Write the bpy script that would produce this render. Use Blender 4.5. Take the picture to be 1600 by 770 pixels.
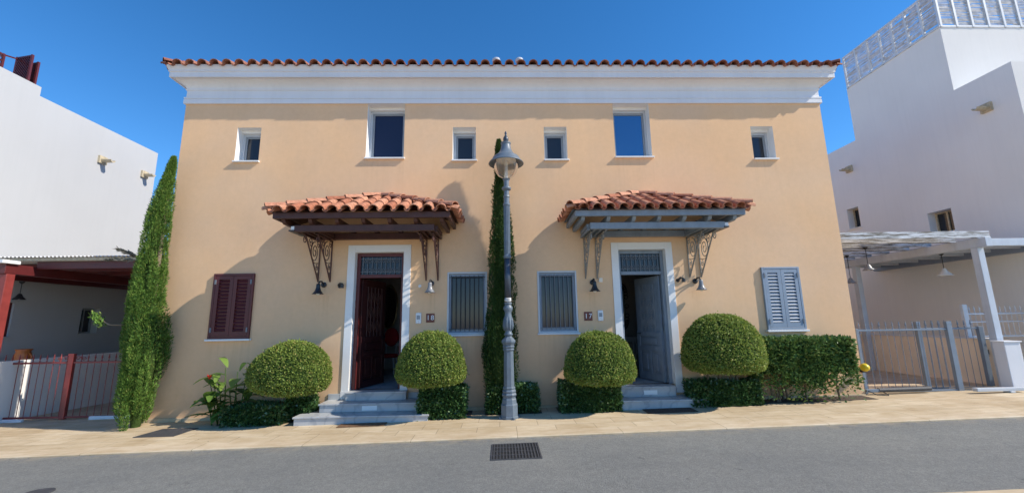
import bpy, bmesh, math, random
import numpy as np
from mathutils import Vector, Matrix
random.seed(7); RNG = np.random.default_rng(7)
PI = math.pi
for o in list(bpy.data.objects): bpy.data.objects.remove(o)
scene = bpy.context.scene
COL = scene.collection

# ---------------------------------------------------------------- camera
cam_d = bpy.data.cameras.new('camera'); cam = bpy.data.objects.new('camera', cam_d); COL.objects.link(cam)
F_PX = 645.9; PIT, YAW, ROLL = [math.radians(a) for a in (10.11, 1.61, -0.89)]
cy, sy, cp, sp = math.cos(YAW), math.sin(YAW), math.cos(PIT), math.sin(PIT)
fw = Vector((sy*cp, cy*cp, sp)); r0 = Vector((cy, -sy, 0)); u0 = r0.cross(fw)
cr, sr = math.cos(ROLL), math.sin(ROLL)
rt = cr*r0 + sr*u0; up = -sr*r0 + cr*u0
cam.matrix_world = Matrix(((rt.x, up.x, -fw.x, -0.2305), (rt.y, up.y, -fw.y, -8.443), (rt.z, up.z, -fw.z, 1.9), (0, 0, 0, 1)))
cam_d.sensor_width = 36; cam_d.lens = 36*F_PX/1600
cam_d.clip_start = 0.05; cam_d.clip_end = 2000
scene.camera = cam

# ---------------------------------------------------------------- world, sun, exposure
SUN = Vector((3.6, -1.0, 3.05)).normalized()
elev = math.asin(SUN.z); azim = math.atan2(SUN.x, SUN.y)
w = bpy.data.worlds.new('World'); scene.world = w; w.use_nodes = True
nt = w.node_tree; nt.nodes.clear()
sky = nt.nodes.new('ShaderNodeTexSky'); sky.sky_type = 'NISHITA'; sky.sun_disc = False
sky.sun_elevation = elev; sky.sun_rotation = azim; sky.altitude = 1800
sky.air_density = 1.0; sky.dust_density = 0.0; sky.ozone_density = 3.0
bg = nt.nodes.new('ShaderNodeBackground'); bg.inputs[1].default_value = 0.15
wo = nt.nodes.new('ShaderNodeOutputWorld')
hs = nt.nodes.new('ShaderNodeHueSaturation'); hs.inputs['Saturation'].default_value = 1.28; hs.inputs['Value'].default_value = .90
nt.links.new(sky.outputs[0], hs.inputs['Color']); nt.links.new(hs.outputs[0], bg.inputs[0]); nt.links.new(bg.outputs[0], wo.inputs[0])
sl = bpy.data.lights.new('sun', 'SUN'); so = bpy.data.objects.new('sun', sl); COL.objects.link(so)
sl.energy = 3.5; sl.angle = math.radians(0.5); sl.color = (1.0, 0.92, 0.80)
so.rotation_mode = 'QUATERNION'; so.rotation_quaternion = SUN.to_track_quat('Z', 'Y'); so.location = (20, -8, 25)
scene.view_settings.view_transform = 'Standard'; scene.view_settings.look = 'None'
scene.view_settings.gamma = 1; scene.view_settings.use_curve_mapping = False
scene.view_settings.exposure = 0.70
scene.render.engine = 'CYCLES'; scene.cycles.diffuse_bounces = 8; scene.cycles.max_bounces = 14
scene.render.resolution_x = 1024; scene.render.resolution_y = 492

# ---------------------------------------------------------------- materials
def new_mat(name):
    m = bpy.data.materials.new(name); m.use_nodes = True
    return m, m.node_tree, m.node_tree.nodes['Principled BSDF']
def N(nt, typ, **kw):
    n = nt.nodes.new(typ)
    for k, v in kw.items(): setattr(n, k, v)
    return n
def objco(nt, scale=(1,1,1)):
    tc = N(nt, 'ShaderNodeNewGeometry'); mp = N(nt, 'ShaderNodeMapping'); mp.inputs['Scale'].default_value = scale
    nt.links.new(tc.outputs['Position'], mp.inputs[0]); return mp.outputs[0]
def noise(nt, co, scale, detail=4, rough=.55):
    n = N(nt, 'ShaderNodeTexNoise'); n.inputs['Scale'].default_value = scale; n.inputs['Detail'].default_value = detail
    n.inputs['Roughness'].default_value = rough; nt.links.new(co, n.inputs['Vector']); return n.outputs['Fac']
def ramp(nt, fac, a, b, lo=.3, hi=.7):
    r = N(nt, 'ShaderNodeValToRGB'); r.color_ramp.elements[0].position = lo; r.color_ramp.elements[1].position = hi
    r.color_ramp.elements[0].color = (*a, 1); r.color_ramp.elements[1].color = (*b, 1)
    nt.links.new(fac, r.inputs[0]); return r.outputs[0]
def mixc(nt, fac, a, b, mode='MIX'):
    m = N(nt, 'ShaderNodeMix', data_type='RGBA', blend_type=mode)
    if isinstance(fac, (int, float)): m.inputs[0].default_value = fac
    else: nt.links.new(fac, m.inputs[0])
    for i, v in ((6, a), (7, b)):
        if isinstance(v, tuple): m.inputs[i].default_value = (*v, 1)
        else: nt.links.new(v, m.inputs[i])
    return m.outputs[2]
def bump(nt, p, h, strength=.3, dist=.01):
    b = N(nt, 'ShaderNodeBump'); b.inputs['Strength'].default_value = strength; b.inputs['Distance'].default_value = dist
    nt.links.new(h, b.inputs['Height']); nt.links.new(b.outputs[0], p.inputs['Normal'])
def sc(c, f): return tuple(min(1, x*f) for x in c)

def surf(name, c, rough=.6, var=.12, vs=3.0, grain=60, bstr=.15, bdist=.004, metal=0, streak=0, spec=.5):
    """paint, plaster, wood ... : base colour with cloudy variation, optional vertical streaks and grain bump"""
    m, nt, p = new_mat(name)
    co = objco(nt)
    col = ramp(nt, noise(nt, co, vs, 5), sc(c, 1-var), sc(c, 1+var*.6))
    if streak:
        co2 = objco(nt, (9, 9, .35)); n2 = noise(nt, co2, 1.0, 4, .7)
        s = ramp(nt, n2, (1-streak,)*3, (1, 1, 1), .3, .55); col = mixc(nt, 1.0, col, s, 'MULTIPLY')
    nt.links.new(col, p.inputs['Base Color'])
    p.inputs['Roughness'].default_value = rough; p.inputs['Metallic'].default_value = metal
    p.inputs['Specular IOR Level'].default_value = spec
    bump(nt, p, noise(nt, co, grain, 3), bstr, bdist)
    return m
M = {}
M['peach'] = surf('peach_stucco', (.80, .53, .318), .92, .06, .8, 130, .3, .003, streak=.012, spec=.2)
def stained_peach():
    m = M['peach']; nt = m.node_tree; p = nt.nodes['Principled BSDF']; src = p.inputs['Base Color'].links[0].from_socket
    def math_(op, a, b=None, c=None):
        n = N(nt, 'ShaderNodeMath', operation=op)
        for i, v in enumerate((a, b, c)):
            if v is None: continue
            if isinstance(v, (int, float)): n.inputs[i].default_value = v
            else: nt.links.new(v, n.inputs[i])
        return n.outputs[0]
    def mrange(v, a, b, c=0, d=1):
        n = N(nt, 'ShaderNodeMapRange'); n.inputs[1].default_value = a; n.inputs[2].default_value = b; n.inputs[3].default_value = c; n.inputs[4].default_value = d
        nt.links.new(v, n.inputs[0]); return n.outputs[0]
    g = N(nt, 'ShaderNodeNewGeometry'); sep = N(nt, 'ShaderNodeSeparateXYZ'); nt.links.new(g.outputs['Position'], sep.inputs[0])
    X, Z = sep.outputs[0], sep.outputs[2]; ax = math_('ABSOLUTE', X)
    st = mrange(noise(nt, objco(nt, (16, 16, .5)), 1.0, 4, .65), .42, .62)
    tot = None
    for xc, hw, zt, ln, amt in ((5.6, .27, 5.27, .8, .10), (.99, .27, 5.27, .7, .10), (2.69, .42, 5.32, .9, .10), (.92, .42, 1.61, .7, .12), (5.58, .42, 1.60, .7, .12), (3.79, .10, 2.44, .5, .22), (1.64, .08, 2.44, .5, .20)):
        mx_ = math_('LESS_THAN', math_('ABSOLUTE', math_('SUBTRACT', ax, xc)), hw)
        up_ = math_('LESS_THAN', Z, zt); mz = mrange(Z, zt-ln, zt, 0, amt)
        k = math_('MULTIPLY', math_('MULTIPLY', mx_, up_), mz); tot = k if tot is None else math_('ADD', tot, k)
    stain = math_('MULTIPLY', tot, st)
    blot = noise(nt, objco(nt), 3.2, 6, .7)
    foot_tone = math_('MULTIPLY', mrange(math_('ADD', Z, math_('MULTIPLY', blot, .7)), 1.05, .55), .30)      # browner towards the wall foot, ragged edge
    patch = ramp(nt, noise(nt, objco(nt), .45, 4, .6), (.965, .985, 1.03), (1.03, 1.0, .955), .38, .62)
    c = mixc(nt, 1.0, src, patch, 'MULTIPLY')
    c = mixc(nt, math_('ADD', stain, foot_tone), c, (.36, .20, .10))
    fine = ramp(nt, noise(nt, objco(nt), 9, 6, .75), (.955, .95, .94), (1.03, 1.03, 1.03), .3, .7)
    nt.links.new(mixc(nt, 1.0, c, fine, 'MULTIPLY'), p.inputs['Base Color'])
M['peach_low'] = surf('peach_render', (.92, .80, .64), .92, .07, 1.2, 120, .25, .003, streak=.05, spec=.2)
M['white_wall'] = surf('white_stucco', (.46, .463, .465), .9, .04, .45, 110, .35, .004, streak=.02, spec=.2)
M['grey_wall'] = surf('offwhite_stucco', (.82, .795, .755), .9, .05, .5, 110, .35, .004, streak=.03, spec=.2)
M['white_trim'] = surf('white_trim_paint', (.72, .73, .755), .7, .05, 1.2, 90, .1, .002, streak=.04)
M['white_paint'] = surf('white_reveal_paint', (.80, .80, .79), .7, .04, 3, 90, .1, .002)
M['alu'] = surf('grey_aluminium', (.28, .31, .34), .4, .08, 5, 50, .03, .001)
M['alu_light'] = surf('pale_aluminium', (.52, .55, .58), .4, .08, 5, 50, .03, .001)
M['blue_wood'] = surf('blue_grey_painted_wood', (.22, .27, .33), .5, .14, 6, 40, .15, .003, streak=.15)
M['blue_shutter'] = surf('blue_grey_shutter_paint', (.25, .31, .39), .45, .08, 6, 60, .1, .002)
M['brown_wood'] = surf('dark_brown_stained_wood', (.075, .028, .022), .5, .25, 6, 40, .2, .004, streak=.2)
M['maroon'] = surf('maroon_paint', (.105, .017, .018), .42, .18, 6, 60, .12, .002)
M['shaded_maroon'] = surf('shaded_maroon_paint', (.045, .010, .010), .4, .2, 6, 60, .12, .002)  # maroon darkened to stand for the shade on the open leaf
M['red_paint'] = surf('red_oxide_paint', (.24, .040, .036), .45, .2, 5, 60, .12, .002)
M['pergola_paint'] = surf('pale_blue_pergola_paint', (.55, .60, .66), .55, .1, 3, 50, .15, .003, streak=.12)
M['pergola_blue'] = surf('slate_blue_pergola_paint', (.26, .32, .42), .55, .12, 3, 50, .15, .003, streak=.1)
M['fence_white'] = surf('white_fence_paint', (.62, .66, .70), .4, .08, 4, 60, .1, .002)
M['gate_blue'] = surf('blue_grey_gate_paint', (.19, .235, .29), .4, .12, 5, 60, .1, .002)
M['iron_brown'] = surf('rusty_brown_ironwork', (.10, .04, .03), .6, .35, 30, 90, .3, .002)
M['iron_grey'] = surf('weathered_grey_ironwork', (.26, .24, .21), .6, .3, 30, 90, .3, .002)
M['iron_bar'] = surf('grey_iron_bars', (.17, .19, .22), .45, .1, 10, 60, .1, .001)
M['lamp_paint'] = surf('blue_grey_lamp_enamel', (.125, .16, .20), .42, .16, 9, 70, .22, .002)
M['lamp_dark'] = surf('dark_slate_lamp_enamel', (.045, .06, .085), .35, .2, 9, 70, .1, .001)
M['black_metal'] = surf('black_metal', (.02, .022, .026), .35, .2, 9, 70, .1, .001)
M['grey_bell'] = surf('grey_bell_metal', (.22, .23, .25), .3, .15, 9, 70, .05, .001)
M['white_plastic'] = surf('white_plastic', (.78, .79, .80), .35, .03, 9, 70, .02, .001)
M['plate_red'] = surf('oxblood_enamel', (.14, .018, .012), .3, .15, 9, 70, .05, .001)
M['mat_coir'] = surf('coir_mat', (.20, .105, .05), .95, .3, 25, 260, .9, .01)
M['mat_dark'] = surf('dark_coir_mat', (.085, .05, .035), .95, .3, 25, 260, .9, .01)
M['terracotta'] = surf('terracotta_glaze', (.45, .13, .03), .35, .25, 6, 50, .1, .003)
M['plate_iron'] = surf('cast_iron', (.06, .06, .065), .6, .3, 14, 90, .5, .004)
M['stone_spout'] = surf('tan_stone_spout', (.52, .44, .30), .85, .25, 14, 90, .5, .006)
M['trunk'] = surf('bark', (.20, .15, .10), .9, .3, 12, 60, .8, .01)
M['soil'] = surf('dark_planter_soil', (.10, .07, .05), .95, .3, 12, 60, .9, .02)
M['interior'] = surf('cream_hall_plaster', (.42, .40, .37), .85, .05, 1, 80, .1, .002)
M['red_cloth'] = surf('red_velvet', (.40, .01, .015), .8, .1, 8, 200, .1, .001)
M['furn_white'] = surf('white_furniture_paint', (.6, .6, .6), .5, .05, 8, 60, .05, .001)
M['chrome'] = surf('dull_steel', (.55, .55, .55), .25, .05, 8, 60, .02, .001, metal=1)
M['gold'] = surf('antique_gilt', (.30, .24, .14), .35, .2, 20, 60, .2, .002, metal=.6)
M['yellow'] = surf('yellow_plastic', (.80, .58, .02), .35, .1, 8, 60, .05, .001)
M['black_rubber'] = surf('black_rubber', (.02, .02, .02), .7, .1, 8, 60, .05, .001)
M['petal'] = surf('red_petal', (.70, .02, .02), .5, .2, 20, 60, .1, .001)
M['reed'] = surf('weathered_white_reed', (.55, .55, .56), .8, .3, 8, 60, .3, .004)

stained_peach()
def weathered():
    m, nt, p = new_mat('weathered_peeling_white_boards')
    co = objco(nt, (1.2, 10, 22)); f = noise(nt, co, 1.6, 7, .75)
    col = ramp(nt, f, (.16, .14, .11), (.70, .72, .74), .45, .56)
    nt.links.new(col, p.inputs['Base Color']); p.inputs['Roughness'].default_value = .8
    bump(nt, p, f, .4, .005); return m
M['weathered'] = weathered()

def marble():
    m, nt, p = new_mat('grey_veined_marble')
    co = objco(nt); n1 = noise(nt, co, 2.2, 6, .6)
    mp = N(nt, 'ShaderNodeMix', data_type='VECTOR'); mp.inputs[0].default_value = .35
    nt.links.new(co, mp.inputs[4]); n0 = N(nt, 'ShaderNodeTexNoise'); n0.inputs['Scale'].default_value = 3.0
    nt.links.new(co, n0.inputs['Vector']); nt.links.new(n0.outputs['Color'], mp.inputs[5])
    wv = N(nt, 'ShaderNodeTexWave'); wv.inputs['Scale'].default_value = 1.6; wv.inputs['Distortion'].default_value = 9
    wv.inputs['Detail'].default_value = 4; nt.links.new(mp.outputs[1], wv.inputs['Vector'])
    base = ramp(nt, n1, (.36, .38, .41), (.50, .51, .51), .3, .7)
    vein = ramp(nt, wv.outputs['Fac'], (.78, .80, .83), (1, 1, 1), .0, .16)
    nt.links.new(mixc(nt, 1.0, base, vein, 'MULTIPLY'), p.inputs['Base Color']); p.inputs['Roughness'].default_value = .45
    bump(nt, p, noise(nt, co, 60, 3), .08, .002); return m
M['marble'] = marble()

def asphalt():
    m, nt, p = new_mat('worn_grey_asphalt')
    co = objco(nt); big = noise(nt, co, .6, 5, .6); fine = noise(nt, co, 95, 3, .75); mid = noise(nt, co, 11, 5, .7)
    vo = N(nt, 'ShaderNodeTexVoronoi'); vo.inputs['Scale'].default_value = 62; nt.links.new(co, vo.inputs['Vector'])
    a = ramp(nt, fine, (.135, .138, .132), (.270, .268, .25), .30, .70)
    b = ramp(nt, big, (.86, .87, .88), (1.06, 1.05, 1.02), .3, .7)
    c = ramp(nt, mid, (.86, .86, .86), (1.08, 1.08, 1.08), .3, .7)
    s = ramp(nt, vo.outputs['Color'], (.88, .88, .88), (1.08, 1.08, 1.06), .25, .8)
    col = mixc(nt, 1.0, mixc(nt, 1.0, mixc(nt, 1.0, a, b, 'MULTIPLY'), c, 'MULTIPLY'), s, 'MULTIPLY')
    # tar spots and a few pale spills
    sp = noise(nt, co, 2.6, 6, .8); spot = ramp(nt, sp, (.62, .62, .63), (1, 1, 1), .325, .365)
    col = mixc(nt, 1.0, col, spot, 'MULTIPLY')
    trk = ramp(nt, noise(nt, objco(nt, (.10, 1.5, 1)), 1.0, 3, .5), (.93, .93, .94), (1.06, 1.06, 1.05), .35, .65); col = mixc(nt, 1.0, col, trk, 'MULTIPLY')
    v2 = N(nt, 'ShaderNodeTexVoronoi', feature='DISTANCE_TO_EDGE'); v2.inputs['Scale'].default_value = .55; wp = N(nt, 'ShaderNodeMix', data_type='VECTOR'); wp.inputs[0].default_value = .22
    n5 = N(nt, 'ShaderNodeTexNoise'); n5.inputs['Scale'].default_value = 3.5; n5.inputs['Detail'].default_value = 5; nt.links.new(co, n5.inputs['Vector']); nt.links.new(co, wp.inputs[4]); nt.links.new(n5.outputs['Color'], wp.inputs[5]); nt.links.new(wp.outputs[1], v2.inputs['Vector'])
    ck = ramp(nt, v2.outputs['Distance'], (.60, .60, .60), (1, 1, 1), .0, .006); ckm = ramp(nt, noise(nt, co, .35, 2, .5), (0, 0, 0), (1, 1, 1), .52, .60)
    pe = N(nt, 'ShaderNodeSeparateXYZ'); nt.links.new(co, pe.inputs[0]); er = N(nt, 'ShaderNodeMapRange'); er.inputs[1].default_value = -2.22; er.inputs[2].default_value = -1.97; nt.links.new(pe.outputs[1], er.inputs[0])
    gm = N(nt, 'ShaderNodeMath', operation='MULTIPLY'); nt.links.new(er.outputs[0], gm.inputs[0]); nt.links.new(ramp(nt, noise(nt, co, 6, 5, .7), (0, 0, 0), (.75, .75, .75), .42, .62), gm.inputs[1])
    col = mixc(nt, gm.outputs[0], col, (.30, .26, .19))
    nt.links.new(col, p.inputs['Base Color']); p.inputs['Roughness'].default_value = .9
    bump(nt, p, fine, .9, .008); return m
M['asphalt'] = asphalt()

def paving(name, c1, c2, bw, bh, squash=1.0, rot=0, mortar=(.36, .29, .20), ms=.006):
    m, nt, p = new_mat(name)
    g = N(nt, 'ShaderNodeNewGeometry'); mp = N(nt, 'ShaderNodeMapping'); mp.inputs['Rotation'].default_value = (0, 0, rot)
    nt.links.new(g.outputs['Position'], mp.inputs[0])
    nn = N(nt, 'ShaderNodeTexNoise'); nn.inputs['Scale'].default_value = 1.7
    nt.links.new(mp.outputs[0], nn.inputs['Vector'])
    add = N(nt, 'ShaderNodeMix', data_type='VECTOR'); add.inputs[0].default_value = .012
    nt.links.new(mp.outputs[0], add.inputs[4]); nt.links.new(nn.outputs['Color'], add.inputs[5])
    br = N(nt, 'ShaderNodeTexBrick'); br.inputs['Scale'].default_value = 1; br.inputs['Brick Width'].default_value = bw
    br.inputs['Row Height'].default_value = bh; br.inputs['Mortar Size'].default_value = ms; br.inputs['Mortar Smooth'].default_value = .25
    br.inputs['Color1'].default_value = (*c1, 1); br.inputs['Color2'].default_value = (*c2, 1); br.inputs['Mortar'].default_value = (*mortar, 1)
    br.offset = .43; nt.links.new(add.outputs[1], br.inputs['Vector'])
    co = objco(nt, (1, 3.2, 1)); v = noise(nt, co, 2.4, 7, .7)
    cl = ramp(nt, v, (.80, .74, .64), (1.06, 1.07, 1.09), .3, .68)
    co2 = objco(nt); bl = ramp(nt, noise(nt, co2, .9, 6, .65), (.86, .82, .76), (1.03, 1.03, 1.03), .35, .6)
    col = mixc(nt, 1.0, mixc(nt, 1.0, br.outputs['Color'], cl, 'MULTIPLY'), bl, 'MULTIPLY')
    nt.links.new(col, p.inputs['Base Color']); p.inputs['Roughness'].default_value = .8
    bump(nt, p, noise(nt, co2, 70, 4), .35, .004); return m
M['paving'] = paving('sandstone_paving', (.55, .44, .29), (.64, .53, .37), .62, .33, rot=.0)
M['kerbstone'] = paving('sandstone_kerb', (.58, .47, .32), (.64, .53, .38), 1.55, 4.0, mortar=(.30, .24, .16), ms=.005)
M['drive'] = paving('driveway_paving', (.56, .45, .32), (.64, .52, .38), .6, .4)
M['concrete'] = surf('pale_concrete', (.42, .42, .38), .9, .12, 2, 80, .4, .005)

def tilemat(name='terracotta_tile', lo=(.40, .145, .080), hi=(.60, .30, .19)):
    m, nt, p = new_mat(name)
    at = N(nt, 'ShaderNodeAttribute', attribute_name='tint'); co = objco(nt)
    sep = N(nt, 'ShaderNodeSeparateColor'); nt.links.new(at.outputs['Color'], sep.inputs[0])
    base = ramp(nt, sep.outputs[0], lo, hi, 0, 1)
    lich = ramp(nt, noise(nt, co, 16, 6, .7), (.60, .55, .50), (1.08, 1.06, 1.05), .34, .62)
    nt.links.new(mixc(nt, 1.0, base, lich, 'MULTIPLY'), p.inputs['Base Color']); p.inputs['Roughness'].default_value = .85
    bump(nt, p, noise(nt, co, 80, 3), .3, .004); return m
M['tile'] = tilemat(); M['roof_tile'] = tilemat('shaded_roof_tile', (.25, .085, .055), (.42, .19, .125))  # main roof copy darkened for the shaded eave; canopies keep the lit tone

def leafmat(name, dark, light, tip=None, rough=.45, trans=.25, spec=.4):
    m, nt, p = new_mat(name)
    at = N(nt, 'ShaderNodeAttribute', attribute_name='tint')
    sep = N(nt, 'ShaderNodeSeparateColor'); nt.links.new(at.outputs['Color'], sep.inputs[0])
    col = ramp(nt, sep.outputs[0], dark, light, 0, 1)
    if tip: col = mixc(nt, ramp(nt, sep.outputs[1], (0, 0, 0), (1, 1, 1), .86, .92), col, tip)
    nt.links.new(col, p.inputs['Base Color']); p.inputs['Roughness'].default_value = rough
    p.inputs['Specular IOR Level'].default_value = spec
    tr = N(nt, 'ShaderNodeBsdfTranslucent'); nt.links.new(col, tr.inputs[0])
    mx = N(nt, 'ShaderNodeMixShader'); mx.inputs[0].default_value = trans
    out = nt.nodes['Material Output']
    nt.links.new(p.outputs[0], mx.inputs[1]); nt.links.new(tr.outputs[0], mx.inputs[2]); nt.links.new(mx.outputs[0], out.inputs[0])
    return m
M['box_leaf'] = leafmat('clipped_bush_leaf', (.085, .150, .030), (.34, .42, .085), (.40, .37, .11), .55, .35, .25)
M['hedge_leaf'] = leafmat('glossy_hedge_leaf', (.024, .068, .022), (.095, .185, .055), None, .28, .15, .6)
M['tall_leaf'] = leafmat('tall_hedge_leaf', (.040, .090, .026), (.17, .28, .075), (.24, .28, .08), .45, .2, .25)
M['cypress_leaf'] = leafmat('cypress_spray', (.030, .085, .016), (.19, .33, .060), (.26, .32, .07), .6, .25, .2)
M['dark_cypress_leaf'] = leafmat('dark_cypress_spray', (.010, .032, .010), (.050, .115, .026), (.09, .13, .03), .6, .2, .2)
M['canna_leaf'] = leafmat('broad_green_leaf', (.07, .15, .025), (.22, .34, .07), None, .4, .35, .5)
M['dead_spray'] = leafmat('grey_dead_spray', (.12, .11, .09), (.24, .23, .19), None, .8, .1, .1)
M['core'] = surf('inner_foliage_green', (.045, .075, .018), .9, .3, 20, 60, .6, .02, spec=.1)

def glass_mat(name, c, metal, rough=.05, var=0):
    m, nt, p = new_mat(name)
    p.inputs['Base Color'].default_value = (*c, 1); p.inputs['Metallic'].default_value = metal; p.inputs['Roughness'].default_value = rough
    if var:
        co = objco(nt, (14, 14, .6)); f = noise(nt, co, 1, 3)
        nt.links.new(ramp(nt, f, sc(c, 1-var), sc(c, 1+var), .35, .65), p.inputs['Base Color'])
    return m
M['pane_dark'] = glass_mat('insect_screened_glass', (.028, .032, .06), .3, .12)
M['pane_blue'] = glass_mat('solar_film_glass', (.17, .24, .32), .95, .03)
M['pane_grey'] = glass_mat('dark_window_glass', (.03, .034, .042), .2, .08)
M['pane_curtain'] = glass_mat('glass_over_dark_curtain', (.020, .026, .042), .0, .10, .25)
M['mirror'] = glass_mat('mirror_glass', (.5, .5, .5), 1, .03)

def clear_glass(name, frost=.0):
    m, nt, p = new_mat(name); nt.nodes.remove(p)
    g = N(nt, 'ShaderNodeBsdfGlossy'); g.inputs['Roughness'].default_value = .05
    t = N(nt, 'ShaderNodeBsdfTransparent'); t.inputs[0].default_value = (.93, .93, .91, 1)
    d = N(nt, 'ShaderNodeBsdfTranslucent'); d.inputs[0].default_value = (.8, .76, .7, 1)
    fr = N(nt, 'ShaderNodeFresnel'); fr.inputs[0].default_value = 1.22
    m1 = N(nt, 'ShaderNodeMixShader'); m1.inputs[0].default_value = frost; nt.links.new(t.outputs[0], m1.inputs[1]); nt.links.new(d.outputs[0], m1.inputs[2])
    m2 = N(nt, 'ShaderNodeMixShader'); nt.links.new(fr.outputs[0], m2.inputs[0]); nt.links.new(m1.outputs[0], m2.inputs[1]); nt.links.new(g.outputs[0], m2.inputs[2])
    nt.links.new(m2.outputs[0], nt.nodes['Material Output'].inputs[0]); return m
M['bowl'] = clear_glass('clear_lamp_bowl', .30)

def bellinner():
    return surf('white_enamel_inside', (.8, .78, .72), .4, .03, 8, 60, .02, .001)
M['enamel'] = bellinner()

# ---------------------------------------------------------------- mesh helpers
def wloc(o):
    v = Vector((0, 0, 0))
    while o: v += o.location; o = o.parent
    return v
class MB:
    """collects boxes, bars, tubes; build() links them as ONE mesh object"""
    def __init__(s): s.v = []; s.f = []; s.t = []; s.cur = (.5, .5, .5)
    def add(s, vs, fs):
        n = len(s.v); s.v += [tuple(p) for p in vs]; s.f += [tuple(i+n for i in f) for f in fs]; s.t += [s.cur]*len(fs); return s
    def box(s, x0, x1, y0, y1, z0, z1):
        v = [(x, y, z) for x in (x0, x1) for y in (y0, y1) for z in (z0, z1)]
        return s.add(v, [(0,1,3,2), (4,6,7,5), (0,4,5,1), (2,3,7,6), (0,2,6,4), (1,5,7,3)])
    def quad(s, *p): return s.add(p, [tuple(range(len(p)))])
    def bar(s, a, b, wd, h, upv=(0,0,1)):
        a, b = Vector(a), Vector(b); d = (b-a).normalized(); upv = Vector(upv)
        if abs(d.dot(upv)) > .98: upv = Vector((0, 1, 0))
        r = d.cross(upv).normalized(); u = r.cross(d)
        v = [p + r*i*wd/2 + u*j*h/2 for p in (a, b) for i in (-1, 1) for j in (-1, 1)]
        return s.add(v, [(0,1,3,2), (4,6,7,5), (0,4,5,1), (2,3,7,6), (0,2,6,4), (1,5,7,3)])
    def tube(s, pts, r, n=6, cap=True):
        pts = [Vector(p) for p in pts]; R = r if isinstance(r, (list, tuple)) else [r]*len(pts); vs = []; prev = None
        for i, p in enumerate(pts):
            d = (pts[min(i+1, len(pts)-1)] - pts[max(i-1, 0)]).normalized()
            if prev is None: prev = d.orthogonal().normalized()
            u = (prev - d*prev.dot(d))
            u = u.normalized() if u.length > 1e-6 else d.orthogonal().normalized()
            prev = u; w_ = d.cross(u)
            vs += [p + (u*math.cos(2*PI*k/n) + w_*math.sin(2*PI*k/n))*R[i] for k in range(n)]
        fs = [(i*n+k, i*n+(k+1)%n, (i+1)*n+(k+1)%n, (i+1)*n+k) for i in range(len(pts)-1) for k in range(n)]
        if cap: fs += [tuple(range(n))[::-1], tuple((len(pts)-1)*n+k for k in range(n))]
        return s.add(vs, fs)
    def lathe(s, prof, c, n=16, rot=0, axis=None, cap=True):
        """prof: (r, z) pairs; axis: optional matrix to tilt"""
        c = Vector(c); vs = []
        for r, z in prof:
            for k in range(n):
                a = rot + 2*PI*k/n; p = Vector((r*math.cos(a), r*math.sin(a), z))
                if axis is not None: p = axis @ p
                vs.append(c+p)
        fs = [(i*n+k, i*n+(k+1)%n, (i+1)*n+(k+1)%n, (i+1)*n+k) for i in range(len(prof)-1) for k in range(n)]
        if cap: fs += [tuple(range(n))[::-1], tuple((len(prof)-1)*n+k for k in range(n))]
        return s.add(vs, fs)
    def prism(s, poly, a0, a1, axis='x'):
        """polygon extruded; axis x: poly=(y,z); y: (x,z); z: (x,y)"""
        f = {'x': lambda p, a: (a, p[0], p[1]), 'y': lambda p, a: (p[0], a, p[1]), 'z': lambda p, a: (p[0], p[1], a)}[axis]
        n = len(poly); vs = [f(p, a0) for p in poly] + [f(p, a1) for p in poly]
        return s.add(vs, [tuple(range(n))[::-1], tuple(range(n, 2*n))] + [(i, (i+1)%n, n+(i+1)%n, n+i) for i in range(n)])
    def build(s, name, mat, parent=None, smooth=False, bevel=0, tint=False, fix=True, origin=None):
        me = bpy.data.meshes.new(name); off = wloc(parent) if parent else Vector(origin or (0, 0, 0))
        me.from_pydata([tuple(Vector(p)-off) for p in s.v], [], s.f)
        if tint:
            a = me.attributes.new('tint', 'FLOAT_COLOR', 'FACE')
            for i, t in enumerate(s.t): a.data[i].color = (*t, 1)
        if fix:
            bm = bmesh.new(); bm.from_mesh(me); bmesh.ops.recalc_face_normals(bm, faces=bm.faces); bm.to_mesh(me); bm.free()
        me.materials.append(mat)
        o = bpy.data.objects.new(name, me); COL.objects.link(o)
        if parent: o.parent = parent
        else: o.location = off
        if smooth: me.polygons.foreach_set('use_smooth', [True]*len(me.polygons))
        if bevel:
            b = o.modifiers.new('bevel', 'BEVEL'); b.width = bevel; b.segments = 2; b.limit_method = 'ANGLE'; b.angle_limit = .7
        return o
def tag(o, label=None, cat=None, group=None, kind=None):
    if label: o['label'] = label
    if cat: o['category'] = cat
    if group: o['group'] = group
    if kind: o['kind'] = kind
    return o
def thing(name, label, cat, loc, group=None):
    o = bpy.data.objects.new(name, None); COL.objects.link(o); o.location = loc; o.empty_display_size = .2
    return tag(o, label, cat, group)
def copy_tree(o, parent=None):
    c = o.copy(); COL.objects.link(c); c.parent = parent
    for ch in list(o.children): copy_tree(ch, c)
    return c
def ZG(x): return .215 + .016*max(-14, min(14, x))

# ---------------------------------------------------------------- ground, road, pavement
def sheet(name, y0, y1, dz, mat, x0=-60, x1=60, y_step=None):
    m = MB(); xs = [x0] + [x for x in (-14, 14) if x0 < x < x1] + [x1]
    for a, b in zip(xs[:-1], xs[1:]): m.quad((a, y0, ZG(a)+dz), (b, y0, ZG(b)+dz), (b, y1, ZG(b)+dz), (a, y1, ZG(a)+dz))
    return tag(m.build(name, mat), kind='structure')
g = MB(); xs = [-900, -14, 14, 900]
for a, b in zip(xs[:-1], xs[1:]): g.quad((a, -900, ZG(a)-.30), (b, -900, ZG(b)-.30), (b, 900, ZG(b)-.30), (a, 900, ZG(a)-.30))
tag(g.build('ground', M['drive']), kind='structure')
sheet('road', -4.36, -1.95, -.024, M['asphalt'])
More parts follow.
